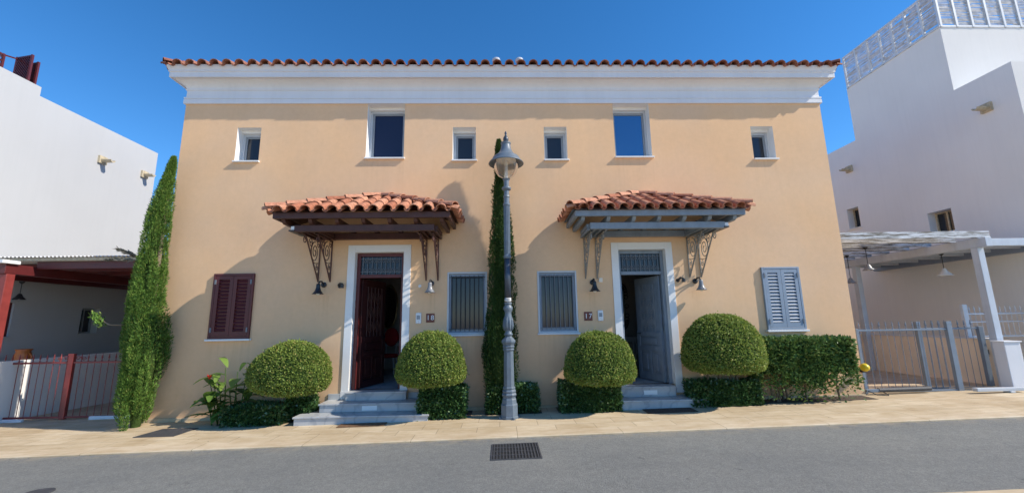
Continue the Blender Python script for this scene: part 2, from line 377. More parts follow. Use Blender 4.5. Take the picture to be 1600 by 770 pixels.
# pavement slab: from the kerb to the facade line, then driveways either side
m = MB()
for a, b in ((-60, -14), (-14, 14), (14, 60)):
    m.quad((a, -1.652, ZG(a)), (b, -1.652, ZG(b)), (b, .62, ZG(b)), (a, .62, ZG(a)))
tag(m.build('pavement', M['paving']), kind='structure')
m = MB()
for a, b in ((-60, -14), (-14, 14), (14, 60)):
    m.add([(a, -1.95, ZG(a)-.10), (b, -1.95, ZG(b)-.10), (b, -1.95, ZG(b)-.010), (a, -1.95, ZG(a)-.010), (b, -1.935, ZG(b)+.001), (a, -1.935, ZG(a)+.001), (b, -1.648, ZG(b)+.003), (a, -1.648, ZG(a)+.003), (b, -1.648, ZG(b)-.1), (a, -1.648, ZG(a)-.1)],
          [(0, 1, 2, 3), (3, 2, 4, 5), (5, 4, 6, 7), (7, 6, 8, 9)])
tag(m.build('kerb', M['kerbstone']), kind='structure')
m = MB()
for a, b in ((-60, -14), (-14, 14), (14, 60)):
    m.add([(a, -4.36, ZG(a)-.1), (b, -4.36, ZG(b)-.1), (b, -4.375, ZG(b)-.005), (a, -4.375, ZG(a)-.005), (b, -14, ZG(b)+.03), (a, -14, ZG(a)+.03)], [(0, 1, 2, 3), (3, 2, 4, 5)])
tag(m.build('near_pavement', M['kerbstone']), kind='structure')
m = MB(); m.quad((-12.2, .62, ZG(-12)), (-6.9, .62, ZG(-7)), (-6.9, 9.2, -.12), (-12.2, 9.2, -.34))
tag(m.build('driveway', M['drive']), kind='structure')
m = MB(); m.quad((6.9, .62, ZG(7)), (12.2, .62, ZG(12)), (12.2, 9.2, ZG(12)-.02), (6.9, 9.2, ZG(7)-.02))
tag(m.build('driveway', M['drive']), kind='structure')

# ================================================================= DUPLEX HOUSE
house = thing('house', 'wide peach two storey house with tiled canopies over its two open front doors', 'house', (0, 0, ZG(0)))
SM_W = [(-5.845, -5.345), (-1.242, -.742), (.742, 1.242), (5.345, 5.845)]
ZST, ZSB = 6.058, 5.294
BG_W = [(-3.096, -2.289), (2.289, 3.096)]; ZBB, ZC = 5.351, 6.600
LO_W = [(-1.32, -.512), (.512, 1.32)]; ZLB, ZLT = 1.641, 2.885
DOORS = [(-3.20, -2.215), (2.215, 3.20)]; ZDB, ZDT = .60, 3.315
def grid_wall(mb, x0, x1, z0, z1, y, openings):
    xs = sorted({x0, x1, *[v for o in openings for v in o[:2]]}); zs = sorted({z0, z1, *[v for o in openings for v in o[2:]]})
    for a, b in zip(xs[:-1], xs[1:]):
        for c, d in zip(zs[:-1], zs[1:]):
            mx_, mz = (a+b)/2, (c+d)/2
            if any(o[0] < mx_ < o[1] and o[2] < mz < o[3] for o in openings): continue
            mb.quad((a, y, c), (b, y, c), (b, y, d), (a, y, d))
ops = [(a, b, ZSB, ZST) for a, b in SM_W] + [(a, b, ZBB, ZC) for a, b in BG_W] + [(a, b, ZLB, ZLT) for a, b in LO_W] + [(a, b, ZDB, ZDT) for a, b in DOORS]
m = MB(); grid_wall(m, -7, 7, -.4, ZC, 0, ops)
m.quad((-7, 0, -.4), (-7, 0, 7.2), (-7, 11, 7.2), (-7, 11, -.4)); m.quad((7, 0, -.4), (7, 0, 7.2), (7, 11, 7.2), (7, 11, -.4))
m.quad((-7, 11, -.4), (7, 11, -.4), (7, 11, 7.2), (-7, 11, 7.2)); m.quad((-7, 0, ZC), (7, 0, ZC), (7, 0, 7.2), (-7, 0, 7.2))
m.build('wall', M['peach'], house, fix=False)

# cornice profile swept round three sides
prof = [(0, 6.600), (.032, 6.600), (.036, 6.612), (.036, 6.690), (.020, 6.696), (.020, 6.712), (.036, 6.718), (.036, 6.752), (.012, 6.760), (.006, 6.79), (.006, 6.915), (.026, 6.925), (.026, 6.945), (.014, 6.952),
        (.022, 6.985), (.05, 7.03), (.09, 7.065), (.135, 7.09), (.170, 7.100), (.170, 7.118), (.222, 7.120), (.222, 7.100), (.238, 7.100), (.240, 7.215), (.256, 7.222), (.256, 7.255), (.268, 7.285), (.280, 7.315), (.285, 7.33), (.285, 7.365), (0, 7.365)]
def sweep(mb, prof, x0, x1, y0, y1):
    rows = []
    for o_, z in prof: rows.append([(x0-o_, y1, z), (x0-o_, y0-o_, z), (x1+o_, y0-o_, z), (x1+o_, y1, z)])
    vs = [p for r in rows for p in r]; n = 4
    mb.add(vs, [(i*n+k, i*n+k+1, (i+1)*n+k+1, (i+1)*n+k) for i in range(len(prof)-1) for k in range(n-1)])
m = MB(); sweep(m, prof, -7.002, 7.002, -.002, 11); m.build('cornice', M['white_trim'], house, fix=False)

# ---- barrel tiles
def tile_face(mb, org, u, v, length, smax, pitch=.26, course=.34, r=.085, seed=1, s_first=0.0):
    """org: eave start; u along the eave; v up the slope; smax(d): slope length available at eave distance d"""
    rn = random.Random(seed); u = Vector(u).normalized(); v = Vector(v).normalized(); n = u.cross(v).normalized()
    if n.z < 0: n = -n
    org = Vector(org); cols = int(length/pitch); off = (length - cols*pitch)/2
    A = [-PI/2 + PI*k/6 for k in range(7)]
    for i in range(cols+1):
        for kind in (0, 1):
            d = off + i*pitch + (pitch/2 if kind else 0)
            if d > length: continue
            sm = smax(d); j = 0
            while j*course < sm - .04:
                s0 = j*course - (.05 if j == 0 else .0) + rn.uniform(-.008, .008) + s_first; s1 = min(s0 + course + .05, sm)
                if s1 <= s0+.02: break
                mb.cur = (rn.random(), rn.random(), 0); jit = rn.uniform(-.006, .006)
                vs = []
                for s_, rr, lift in ((s0, r, .022), (s1, r*.86, .002)):
                    for th in (0, .014):
                        for a in A:
                            R_ = rr-th
                            if kind == 0: p = org + u*(d+jit+R_*1.17*math.sin(a)) + v*s_ + n*(lift*.5 + .034 + R_*1.05*math.cos(a))
                            else: p = org + u*(d+jit+(R_*.66)*math.sin(a)) + v*s_ + n*(lift*.5 + .050 - R_*.70*math.cos(a))
                            vs.append(p)
                L = 7; fs = []
                for k in range(L-1):
                    fs.append((k, k+1, 2*L+k+1, 2*L+k)); fs.append((k, k+1, L+k+1, L+k))
                    if j == 0: fs.append((L+k, L+k+1, 3*L+k+1, 3*L+k))
                mb.add(vs, fs); j += 1
def ridge_tiles(mb, a, b, r=.10, step=.33, seed=3):
    rn = random.Random(seed); a, b = Vector(a), Vector(b); d = (b-a).normalized(); L_ = (b-a).length
    side = d.cross(Vector((0, 0, 1))).normalized(); n = side.cross(d); A = [-PI*.5 + PI*k/7 for k in range(8)]
    k0 = 0; k = int(L_/step)
    for j in range(k+1):
        s0 = j*step; s1 = min(s0+step+.05, L_)
        if s1-s0 < .05: continue
        mb.cur = (rn.random(), rn.random(), 0); vs = []
        for s_, rr, lift in ((s0, r*1.06, .03), (s1, r*.9, .008)):
            for th in (0, .014):
                for t in A: vs.append(a + d*s_ + side*((rr-th)*math.sin(t)) + n*(lift + (rr-th)*.85*math.cos(t)))
        L = 8; fs = []
        for q in range(L-1): fs += [(q, q+1, 2*L+q+1, 2*L+q), (q, q+1, L+q+1, L+q)]
        mb.add(vs, fs)

# main hipped roof
XE, YE, ZE, SL = 7.30, -.300, 7.318, math.tan(math.radians(19))
RL = 5.9                                   # plan run to the ridge
m = MB(); Lslope = math.hypot(1, SL)
tile_face(m, (-XE, YE, ZE), (1, 0, 0), (0, 1, SL), 2*XE, lambda d: min(d, 2*XE-d, RL)*Lslope, seed=11)
tile_face(m, (-XE, YE, ZE), (0, 1, 0), (1, 0, SL), 2*RL, lambda d: min(d, 2*RL-d, RL)*Lslope, seed=12)
tile_face(m, (XE, YE, ZE), (0, 1, 0), (-1, 0, SL), 2*RL, lambda d: min(d, 2*RL-d, RL)*Lslope, seed=13)
rz = ZE + RL*SL
ridge_tiles(m, (-XE-.02, YE-.02, ZE+.05), (-XE+RL, YE+RL, rz+.05)); ridge_tiles(m, (XE+.02, YE-.02, ZE+.05), (XE-RL, YE+RL, rz+.05))
ridge_tiles(m, (-XE+RL, YE+RL, rz+.06), (XE-RL, YE+RL, rz+.06))
roof = m.build('roof', M['roof_tile'], house, tint=True, fix=False)
m = MB(); e = .14; yb = YE+2*RL
m.quad((-XE+e, YE+e, ZE-.0), (XE-e, YE+e, ZE-.0), (XE-RL, YE+RL, rz), (-XE+RL, YE+RL, rz)); m.quad((-XE+e, yb, ZE), (XE-e, yb, ZE), (XE-RL, YE+RL, rz), (-XE+RL, YE+RL, rz))
m.quad((-XE+e, YE+e, ZE), (-XE+e, yb, ZE), (-XE+RL, YE+RL, rz)); m.quad((XE-e, YE+e, ZE), (XE-e, yb, ZE), (XE-RL, YE+RL, rz))
m.build('roof_deck', M['roof_tile'], roof, fix=False)
for cx in (-.29, .29):
    m = MB(); bz = ZE + (1.0-YE)*SL
    m.lathe([(.06, 0), (.06, .60), (.085, .605), (.10, .63), (.105, .66), (.095, .69), (.05, .705), (.01, .71)], (cx, 1.0, bz-.1+.02), 16)
    m.build('flue', M['alu_light'], roof, smooth=False)

# ---- windows
def upper_window(x0, x1, z0, z1, pane, side):
    y = .25; fwd = .05
    f = MB(); f.box(x0, x0+fwd, y-.03, y+.04, z0, z1-.06); f.box(x1-fwd, x1, y-.03, y+.04, z0, z1-.06)
    f.box(x0+fwd, x1-fwd, y-.03, y+.04, z0, z0+fwd); f.box(x0+fwd, x1-fwd, y-.03, y+.04, z1-.06-fwd, z1-.06)
    win = f.build('window', M['alu_light'], house, bevel=.004)
    r = MB()                                            # white painted reveal, lintel and shutter slot
    r.quad((x0, 0, z0), (x0, y+.05, z0), (x0, y+.05, z1), (x0, 0, z1)); r.quad((x1, 0, z0), (x1, y+.05, z0), (x1, y+.05, z1), (x1, 0, z1))
    r.quad((x0, 0, z1), (x1, 0, z1), (x1, y+.05, z1), (x0, y+.05, z1)); r.quad((x0, 0, z0), (x1, 0, z0), (x1, y+.05, z0), (x0, y+.05, z0))
    r.box(x0+.001, x1-.001, y-.09, y+.04, z1-.058, z1-.001)
    r.build('reveal', M['white_paint'], win, fix=False)
    s = MB(); g_ = .012; a, b, c, d = x0+fwd+g_*.3, x1-fwd-g_*.3, z0+fwd+g_*.3, z1-.06-fwd-g_*.3; q = .038
    s.box(a, a+q, y-.015, y+.02, c, d); s.box(b-q, b, y-.015, y+.02, c, d); s.box(a+q, b-q, y-.015, y+.02, c, c+q); s.box(a+q, b-q, y-.015, y+.02, d-q, d)
    s.build('sash', M['alu'], win, bevel=.003)
    p = MB(); p.box(a+q, b-q, y+.003, y+.012, c+q, d-q); p.build('pane', pane, win)
    l = MB(); l.box(x0-.015, x1+.03, -.055, y-.03, z0-.026, z0+.004); l.build('sill', M['white_paint'], win, bevel=.004)
    return win
for i, (a, b) in enumerate(SM_W): upper_window(a, b, ZSB, ZST, M['pane_grey'], 0)
upper_window(*BG_W[0], ZBB, ZC, M['pane_dark'], 0); upper_window(*BG_W[1], ZBB, ZC, M['pane_blue'], 0)
def barred_window(x0, x1, z0, z1, frame, face):
    f = MB(); q = .035
    f.box(x0, x0+q, -.012, .10, z0, z1); f.box(x1-q, x1, -.012, .10, z0, z1); f.box(x0+q, x1-q, -.012, .10, z1-q, z1); f.box(x0+q, x1-q, -.012, .10, z0, z0+q)
    win = f.build('window', face, house, bevel=.004)
    f = MB(); a, b, c, d = x0+q+.002, x1-q-.002, z0+q+.002, z1-q-.002; t = .05
    f.box(a, a+t, .03, .08, c, d); f.box(b-t, b, .03, .08, c, d); f.box(a+t, b-t, .03, .08, d-t, d); f.box(a+t, b-t, .03, .08, c, c+t*1.4)
    f.build('sash', frame, win, bevel=.003)
    p = MB(); p.box(a+t, b-t, .080, .088, c+t*1.4, d-t); p.build('pane', M['pane_curtain'], win)
    g_ = MB()
    for k in range(8):
        x = a+.045+(b-a-.09)*k/7; g_.tube([(x, .006, c+.02), (x, .006, d-.03)], .0065, 6)
    g_.box(a, b, -.002, .014, c+.055, c+.067); g_.box(a, b, -.002, .014, d-.075, d-.063)
    g_.build('grille', M['black_metal'] if x1 < 0 else M['iron_bar'], win)
    l = MB(); l.box(x0-.02, x1+.03, -.045, .10, z0-.035, z0-.002); l.build('sill', M['white_paint'], win, bevel=.004)
for a, b in LO_W: barred_window(a, b, ZLB, ZLT, M['blue_shutter'], M['alu_light'])

def shutter(x0, x1, z0, z1, mat, sillmat, lab):
    f = MB(); q = .045; y0, y1 = -.045, 0.0
    f.box(x0, x0+q, y0, y1, z0, z1); f.box(x1-q, x1, y0, y1, z0, z1); f.box(x0+q, x1-q, y0, y1, z1-q, z1); f.box(x0+q, x1-q, y0, y1, z0, z0+q)
    fr = f.build('shutter', mat, house, bevel=.005); tag(fr, lab)
    mid = (x0+x1)/2
    for a, b in ((x0+q+.004, mid-.003), (mid+.003, x1-q-.004)):
        s = MB(); st = .068; c, d = z0+q+.004, z1-q-.004
        s.box(a, a+st, y0+.004, y1-.006, c, d); s.box(b-st, b, y0+.004, y1-.006, c, d); s.box(a+st, b-st, y0+.004, y1-.006, c, c+st*1.3); s.box(a+st, b-st, y0+.004, y1-.006, d-st, d)
        s.box(a+st, b-st, -.004, -.001, c+st, d-st)
        zc, n = c+st*1.3, 0; top = d-st; cnt = 15; dz = (top-zc)/cnt
        for k in range(cnt):
            z = zc+dz*(k+.5); s.bar((a+st, -.024, z), (b-st, -.024, z), .050, .009, (0, -.8, .6))
        s.build('shutter_leaf', mat, fr, bevel=0)
        hx = a+.0 if a < mid-.1 else b
        for hz in (c+.12, d-.12): h = MB(); h.box(hx-.014, hx+.014, y0-.012, y0+.004, hz-.045, hz+.045); h.build('hinge', M['iron_bar'], fr)
    l = MB(); l.box(x0-.03, x1+.03, -.075, 0.0, z0-.04, z0-.003); l.build('sill', sillmat, fr, bevel=.004)
shutter(-5.974, -5.177, 1.629, 2.907, M['maroon'], M['white_paint'], 'pair of maroon louvred shutters, closed')
shutter(5.177, 5.974, 1.629, 2.907, M['blue_shutter'], M['white_paint'], 'pair of blue grey louvred shutters, closed')

# ---- doors: surround, frame, transom, open leaf, hall
def doorway(sx, wood, name_lab, leaf_lab):
    x0, x1 = (-3.20, -2.215) if sx < 0 else (2.215, 3.20); xo0, xo1 = (-3.347, -2.068) if sx < 0 else (2.068, 3.347)
    t = MB()                                                             # white painted surround
    t.box(xo0, x0, -.018, .0, .52, 3.464); t.box(x1, xo1, -.018, .0, .52, 3.464); t.box(x0, x1, -.018, .0, ZDT, 3.464)
    t.box(xo0-.004, x0, -.022, 0, .455, .60) ; t.box(x1, xo1+.004, -.022, 0, .455, .60)
    dr = t.build('door', M['white_paint'], house, bevel=.004); tag(dr, name_lab)
    r = MB(); r.quad((x0, 0, .6), (x0, .26, .6), (x0, .26, ZDT), (x0, 0, ZDT)); r.quad((x1, 0, .6), (x1, .26, .6), (x1, .26, ZDT), (x1, 0, ZDT)); r.quad((x0, 0, ZDT), (x1, 0, ZDT), (x1, .26, ZDT), (x0, .26, ZDT))
    r.build('reveal', M['white_paint'], dr, fix=False)
    f = MB(); y0, y1 = .12, .22
    f.box(x0, x0+.07, y0, y1, .605, ZDT); f.box(x1-.07, x1, y0, y1, .605, ZDT); f.box(x0+.07, x1-.07, y0, y1, ZDT-.07, ZDT); f.box(x0+.07, x1-.07, y0-.01, y1, 2.80, 2.87)
    f.build('door_frame', wood, dr, bevel=.006)
    g_ = MB()
    a, b = x0+.07, x1-.07
    for k in range(9):
        x = a+.05+(b-a-.1)*k/8; g_.tube([(x, .135, 2.875), (x, .135, ZDT-.075)], .007, 5)
        if k < 8:
            cx = x+(b-a-.1)/16
            for sgn in (-1, 1):
                g_.tube([(cx+.022*math.cos(q*PI/6), .135, 3.06+sgn*.09+.03*math.sin(q*PI/6)) for q in range(13)], .005, 4, False)
    g_.box(a, b, .130, .140, 2.92, 2.93); g_.box(a, b, .130, .140, ZDT-.125, ZDT-.115)
    g_.build('fanlight_grille', M['iron_bar'], dr)
    p = MB(); p.box(a, b, .165, .172, 2.875, ZDT-.075); p.build('fanlight_pane', M['pane_grey'], dr)
    # open leaf: hinged at the outer jamb, swung inward
    hx = x0+.07 if sx < 0 else x1-.07; s = 1 if sx < 0 else -1; th = math.radians(72 if sx < 0 else 73)
    W_, H_ = .84, 2.17; z0 = .615
    def L(a_, t_, z_):    # a_ along the leaf, t_ thickness toward the hall's middle side
        return (hx + s*(a_*math.cos(th) + t_*math.sin(th)), .225 + a_*math.sin(th) - t_*math.cos(th), z0+z_)
    def lbox(mb, a0, a1, t0, t1, c0, c1):
        mb.add([L(a_, t_, z_) for a_ in (a0, a1) for t_ in (t0, t1) for z_ in (c0, c1)], [(0,1,3,2), (4,6,7,5), (0,4,5,1), (2,3,7,6), (0,2,6,4), (1,5,7,3)])
    lf = MB(); lbox(lf, 0, W_, .008, .036, 0, .98); lbox(lf, 0, .12, .006, .04, .98, H_); lbox(lf, W_-.12, W_, .006, .04, .98, H_); lbox(lf, .12, W_-.12, .006, .04, 2.02, H_); lbox(lf, .12, W_-.12, .02, .026, .98, 2.02)
    for t0, t1 in ((.036, .062), (-.018, .008)):
        lbox(lf, .0, .10, t0, t1, 0, 1.0); lbox(lf, W_-.10, W_, t0, t1, 0, 1.0); lbox(lf, .10, W_-.10, t0, t1, 0, .14); lbox(lf, .10, W_-.10, t0, t1, .60, .70); lbox(lf, .10, W_-.10, t0, t1, .90, 1.0)
        lbox(lf, W_/2-.03, W_/2+.03, t0, t1, .14, .60); lbox(lf, .17, W_/2-.09, t0, t1+.004 if t0 > 0 else t1, .21, .53); lbox(lf, W_/2+.09, W_-.17, t0, t1+.004 if t0 > 0 else t1, .21, .53); lbox(lf, .17, W_-.17, t0, t1, .74, .86)
    lo = lf.build('door_leaf', M['shaded_maroon'] if sx < 0 else wood, dr, bevel=.003); tag(lo, leaf_lab)
    gr = MB()
    for t_ in (.048,):
        for k in range(5):
            aa = .18+(W_-.36)*k/4; gr.tube([L(aa, t_, .99), L(aa, t_, 2.02)], .006, 5)
        for cz in (1.2, 1.5, 1.8):
            for ca in (.30, .54):
                for rr in (.09, .05): gr.tube([L(ca+rr*math.cos(q*PI/8), t_, cz+rr*1.3*math.sin(q*PI/8)) for q in range(17)], .006, 4, False)
    gr.build('leaf_grille', M['iron_brown'] if sx < 0 else M['alu'], dr)
    hd = MB(); hd.tube([L(W_-.06, .05, .96), L(W_-.06, .10, .96), L(W_-.19, .10, .96)], .011, 6); hd.build('handle', M['black_metal'], dr)
    # hall behind
    hx0, hx1 = (-4.3, -1.6) if sx < 0 else (1.6, 4.3); yb = 3.6
    h = MB(); h.quad((hx0, .24, .6), (hx1, .24, .6), (hx1, yb, .6), (hx0, yb, .6))
    h.build('hall_floor', M['marble'], dr, fix=False)
    h = MB(); h.quad((hx0, yb, .6), (hx1, yb, .6), (hx1, yb, 3.5), (hx0, yb, 3.5)); h.quad((hx0, .24, .6), (hx0, yb, .6), (hx0, yb, 3.5), (hx0, .24, 3.5)); h.quad((hx1, .24, .6), (hx1, yb, .6), (hx1, yb, 3.5), (hx1, .24, 3.5))
    h.quad((hx0, .24, 3.5), (hx1, .24, 3.5), (hx1, yb, 3.5), (hx0, yb, 3.5))
    h.quad((hx0, .24, .6), (x0, .24, .6), (x0, .24, 3.5), (hx0, .24, 3.5)); h.quad((x1, .24, .6), (hx1, .24, .6), (hx1, .24, 3.5), (x1, .24, 3.5)); h.quad((x0, .24, ZDT), (x1, .24, ZDT), (x1, .24, 3.5), (x0, .24, 3.5))
    h.build('hall_wall', M['interior'], dr, fix=False)
    return dr
doorway(-1, M['maroon'], 'white framed doorway with its maroon door swung inward', 'maroon panelled door leaf standing open')
doorway(1, M['blue_wood'], 'white framed doorway with its blue grey door swung inward', 'blue grey panelled door leaf standing open')

# ---- steps and wall skirting
def step_slab(mb, x0, x1, y0, z0, z1, nose=.02):
    mb.box(x0, x1, y0, 0 if z1 < .5 else .118, z0-.12, z1-.03); mb.box(x0-nose, x1+nose, y0-nose, 0 if z1 < .5 else .118, z1-.03+.0005, z1)
m = MB(); step_slab(m, -3.86, -1.54, -.74, ZG(-4), .300); st = m.build('steps', M['marble'], house, bevel=.006); tag(st, 'three grey marble steps below the maroon door')
m = MB(); step_slab(m, -3.56, -1.78, -.43, .30+.122, .452); m.build('step', M['marble'], st, bevel=.006)
m = MB(); m.box(-3.20, -2.06, -.16, -.0225, .45, .575); m.box(-3.21, -2.05, -.18, .118, .5755, .605); m.build('step', M['marble'], st, bevel=.006)
for a, b in ((-3.58, -3.36), (-2.05, -1.62)): m = MB(); m.box(a, b, -.02, 0, .30, .56); m.build('skirting', M['marble'], st, bevel=.003)
m = MB(); m.box(-2.79, -2.52, -.437, -.43, .325, .405); m.build('vent_plate', M['white_paint'], st, bevel=.002)
m = MB(); step_slab(m, 1.95, 3.56, -.50, ZG(2), .415); st2 = m.build('steps', M['marble'], house, bevel=.006); tag(st2, 'two grey marble steps below the blue grey door')
m = MB(); m.box(2.06, 3.13, -.18, -.0225, .415, .575); m.box(2.05, 3.14, -.20, .118, .5755, .605); m.build('step', M['marble'], st2, bevel=.006)
for a, b in ((3.36, 3.62), (1.85, 2.05)): m = MB(); m.box(a, b, -.02, 0, .30, .53); m.build('skirting', M['marble'], st2, bevel=.003)
m = MB(); m.box(2.50, 2.76, -.187, -.18, .455, .535); m.build('vent_plate', M['white_paint'], st2, bevel=.002)
# low stone plinth strips at the wall foot
for a, b in ((-7.0, -3.90), (-1.5, 1.93), (3.6, 7.0)):
    m = MB(); m.box(a, b, -.03, 0, -.1, ZG((a+b)/2)+.05); m.build('plinth', M['kerbstone'], house, bevel=.004)

# ---- canopies
def canopy(sx, wood, iron, lab):
    cx = 2.755*sx; hw = 1.70; dp = 1.12; ze = 3.885; ax = 2.70*sx; H_ = .56
    xl, xr = cx-hw, cx+hw
    m = MB()
    Lf = math.hypot(dp, H_); apex = Vector((ax, 0, ze+H_))
    def fmax(d):
        x = xl+d; t = (x-xl)/(ax-xl) if x < ax else (xr-x)/(xr-ax); return max(0, t)*Lf*.97
    tile_face(m, (xl, -dp, ze), (1, 0, 0), (0, dp, H_), 2*hw, fmax, pitch=.242, course=.36, seed=21 if sx < 0 else 22)
    for ex, inner in ((xl, ax), (xr, ax)):
        run = abs(inner-ex); Ls = math.hypot(run, H_)
        tile_face(m, (ex, -dp, ze), (0, 1, 0), (inner-ex, 0, H_), dp, lambda d: (d/dp)*Ls*.97, pitch=.24, course=.36, seed=23)
        ridge_tiles(m, (ex, -dp, ze+.055), (ax, -.03, ze+H_+.055), r=.095, step=.35, seed=5)
    # abutment flashing tiles against the wall
    can = m.build('canopy', M['tile'], house, tint=True, fix=False); tag(can, lab)
    w_ = MB(); e = .05
    w_.quad((xl+e, -dp+e, ze+.01), (xr-e, -dp+e, ze+.01), (ax, 0, ze+H_-.01)); w_.quad((xl+e, -dp+e, ze+.01), (xl+e, 0, ze+.01), (ax, 0, ze+H_-.01)); w_.quad((xr-e, -dp+e, ze+.01), (xr-e, 0, ze+.01), (ax, 0, ze+H_-.01))
    w_.build('boarding', wood, can, fix=False)
    fz0, fz1 = 3.775, 3.885; fy = -1.03; fx = hw-.10
    f = MB(); f.box(cx-fx, cx+fx, fy-.03, fy+.03, fz0, fz1); f.box(cx-fx, cx-fx+.06, fy+.03, 0, fz0, fz1-.001); f.box(cx+fx-.06, cx+fx, fy+.03, 0, fz0, fz1-.001)
    f.build('fascia', wood, can, bevel=.006)
    b = MB(); b.box(cx-1.29, cx+1.29, -.88, -.78, 3.57, 3.695); b.box(cx-1.29, cx+1.29, -.12, -.02, 3.57, 3.695)
    b.build('beam', wood, can, bevel=.008)
    for k in range(7):
        x = cx-1.44+k*.48; r = MB(); r.prism([(0, 3.698), (-.90, 3.698), (-.96, 3.72), (-.995, 3.772), (-.999, 3.80), (0, 3.80)], x-.035, x+.035, 'x'); r.build('rafter', wood, can, bevel=.004)
    for ex in (-1, 1):
        c = MB()
        xb = 2.715*sx + ex*1.085
        c.box(xb-.21, xb+.21, -.775, -.125, 3.615, 3.690); 
        for q in (-.17, -.06, .06, .17): c.box(xb+q-.02, xb+q+.02, -.76, -.005, 3.565, 3.6145)
        c.build('corbel', wood, can, bevel=.004)
        for q in (-.12, .12):
            x = xb+q; s = MB(); t = .009
            s.bar((x, -.015, 2.715), (x, -.015, 3.56), .022, .022); s.bar((x, -.72, 3.545), (x, -.0, 3.545), .022, .022)
            s.bar((x, -.02, 2.74), (x, -.66, 3.54), .022, .02)
            def spiral(cy_, cz_, r0, turns, st_, sg=1):
                pts = []
                for i in range(int(turns*14)+1):
                    a = st_+sg*i*2*PI/14; rr = r0*(1-.86*i/(turns*14)); pts.append((x, cy_+rr*math.cos(a), cz_+rr*math.sin(a)*1.25))
                return pts
            s.tube(spiral(-.245, 3.29, .17, 2.1, PI*.5), .009, 5); s.tube(spiral(-.09, 3.46, .07, 1.5, 0), .007, 5); s.tube(spiral(-.70, 3.47, .075, 1.4, PI*.5, -1), .009, 5)
            s.tube(spiral(-.44, 3.44, .08, 1.5, PI, -1), .008, 5); s.tube(spiral(-.10, 3.0, .055, 1.4, PI*.5), .007, 5); s.tube(spiral(-.055, 2.87, .03, 1.2, PI*.5), .006, 5)
            s.tube([(x, -.30, 3.09), (x, -.18, 3.07), (x, -.02, 3.10)], .007, 5); s.tube([(x, -.42, 3.24), (x, -.40, 3.38), (x, -.34, 3.47)], .008, 5)
            s.build('bracket', iron, can)
    return can
canopy(-1, M['brown_wood'], M['iron_brown'], 'terracotta tiled door canopy on dark brown timber and brown iron brackets')
canopy(1, M['blue_wood'], M['iron_grey'], 'terracotta tiled door canopy on blue grey timber and grey iron brackets')
# small white floodlight / outlet ends beside the canopies
for sx, xx in ((-1, -4.07), (1, 4.08)):
    m = MB(); m.box(xx-.035, xx+.035, -.88, -.80, 3.60, 3.675)
    o = m.build('floodlight', M['white_plastic'], None, bevel=.01, origin=(xx, -.84, 3.60))
    tag(o, 'small white floodlight at the end of the %s canopy beam' % ('brown' if sx < 0 else 'blue grey'), 'floodlight', 'floodlights under the canopies')
    m = MB(); m.box(xx-.06, xx+.03, -.90, -.40, 3.575, 3.5985); m.build('mounting', M['black_metal'], o)

# ---- wall fittings (top level things)
def bell_lamp(x, z, dx, shade, lab):
    """bell shaped wall lamp on a curved arm; dx: lean of the arm sideways"""
    t = thing('wall_lamp', lab, 'wall lamp', (x, 0, z), 'bell shaped wall lamps beside the doors')
    m = MB(); m.lathe([(.0, 0), (.055, 0), (.055, .02), (.03, .03), (.0, .03)], (x, 0, z), 12, axis=Matrix.Rotation(PI/2, 3, 'X'), cap=False); m.build('backplate', M['black_metal'], t)
    m = MB(); m.tube([(x, -.02, z), (x+dx*.3, -.09, z+.06), (x+dx*.7, -.16, z+.055), (x+dx, -.19, z-.0)], .016, 8); m.build('arm', M['black_metal'], t, smooth=True)
    m = MB(); c = (x+dx, -.19, z-.215)
    m.lathe([(.012, .225), (.035, .22), (.040, .19), (.040, .155), (.046, .125), (.06, .085), (.085, .045), (.112, .02), (.105, .021), (.08, .05), (.052, .09), (.03, .13), (.0, .14)], c, 24, cap=False)
    m.build('shade', shade, t, smooth=True)
    m = MB(); m.lathe([(.0, -.005), (.028, .005), (.04, .04), (.03, .08), (.01, .1)], c, 12, cap=False); m.build('bulb', M['enamel'], t, smooth=True)
bell_lamp(-3.80, 2.66, -.03, M['black_metal'], 'black bell wall lamp under the left bracket pair of the brown canopy')
bell_lamp(-1.64, 2.66, -.0, M['grey_bell'], 'pale grey bell wall lamp between the maroon door and the barred window')
bell_lamp(1.645, 2.64, 0, M['black_metal'], 'black bell wall lamp between the barred window and the blue grey door')
bell_lamp(3.78, 2.64, .03, M['grey_bell'], 'dark armed bell wall lamp with grey rim right of the blue grey door')
for x, z, lab in ((-3.43, 2.63, 'small black curved spotlight on the wall left of the maroon door'), (3.47, 2.66, 'small black curved spotlight on the wall right of the blue grey door')):
    m = MB(); m.tube([(x-.05, -.02, z+.0), (x-.055, -.07, z+.02), (x-.02, -.10, z+.045), (x+.04, -.10, z+.03)], .02, 8); m.lathe([(0, 0), (.034, 0), (.034, .07), (0, .07)], (x+.03, -.10, z-.045), 12, cap=False)
    m.lathe([(0, 0), (.04, 0), (.04, .015), (0, .015)], (x-.05, 0, z), 12, axis=Matrix.Rotation(PI/2, 3, 'X'), cap=False)
    tag(m.build('spotlight', M['black_metal'], None, smooth=False, origin=(x, 0, z)), lab, 'spotlight', 'small black spotlights by the doors')
m = MB(); m.lathe([(0, 0), (.032, 0), (.028, .012), (0, .014)], (-1.876, 0, 2.61), 16, axis=Matrix.Rotation(PI/2, 3, 'X'), cap=False)
tag(m.build('sensor', M['white_paint'], None, origin=(-1.876, 0, 2.61)), 'round cream wall sensor right of the maroon door', 'sensor')
m = MB(); m.box(1.775, 1.855, -.03, 0, 2.64, 2.73); tag(m.build('junction_box', M['peach_low'], None, bevel=.008, origin=(1.81, 0, 2.64)), 'small beige junction box on the wall left of the blue grey door', 'box')
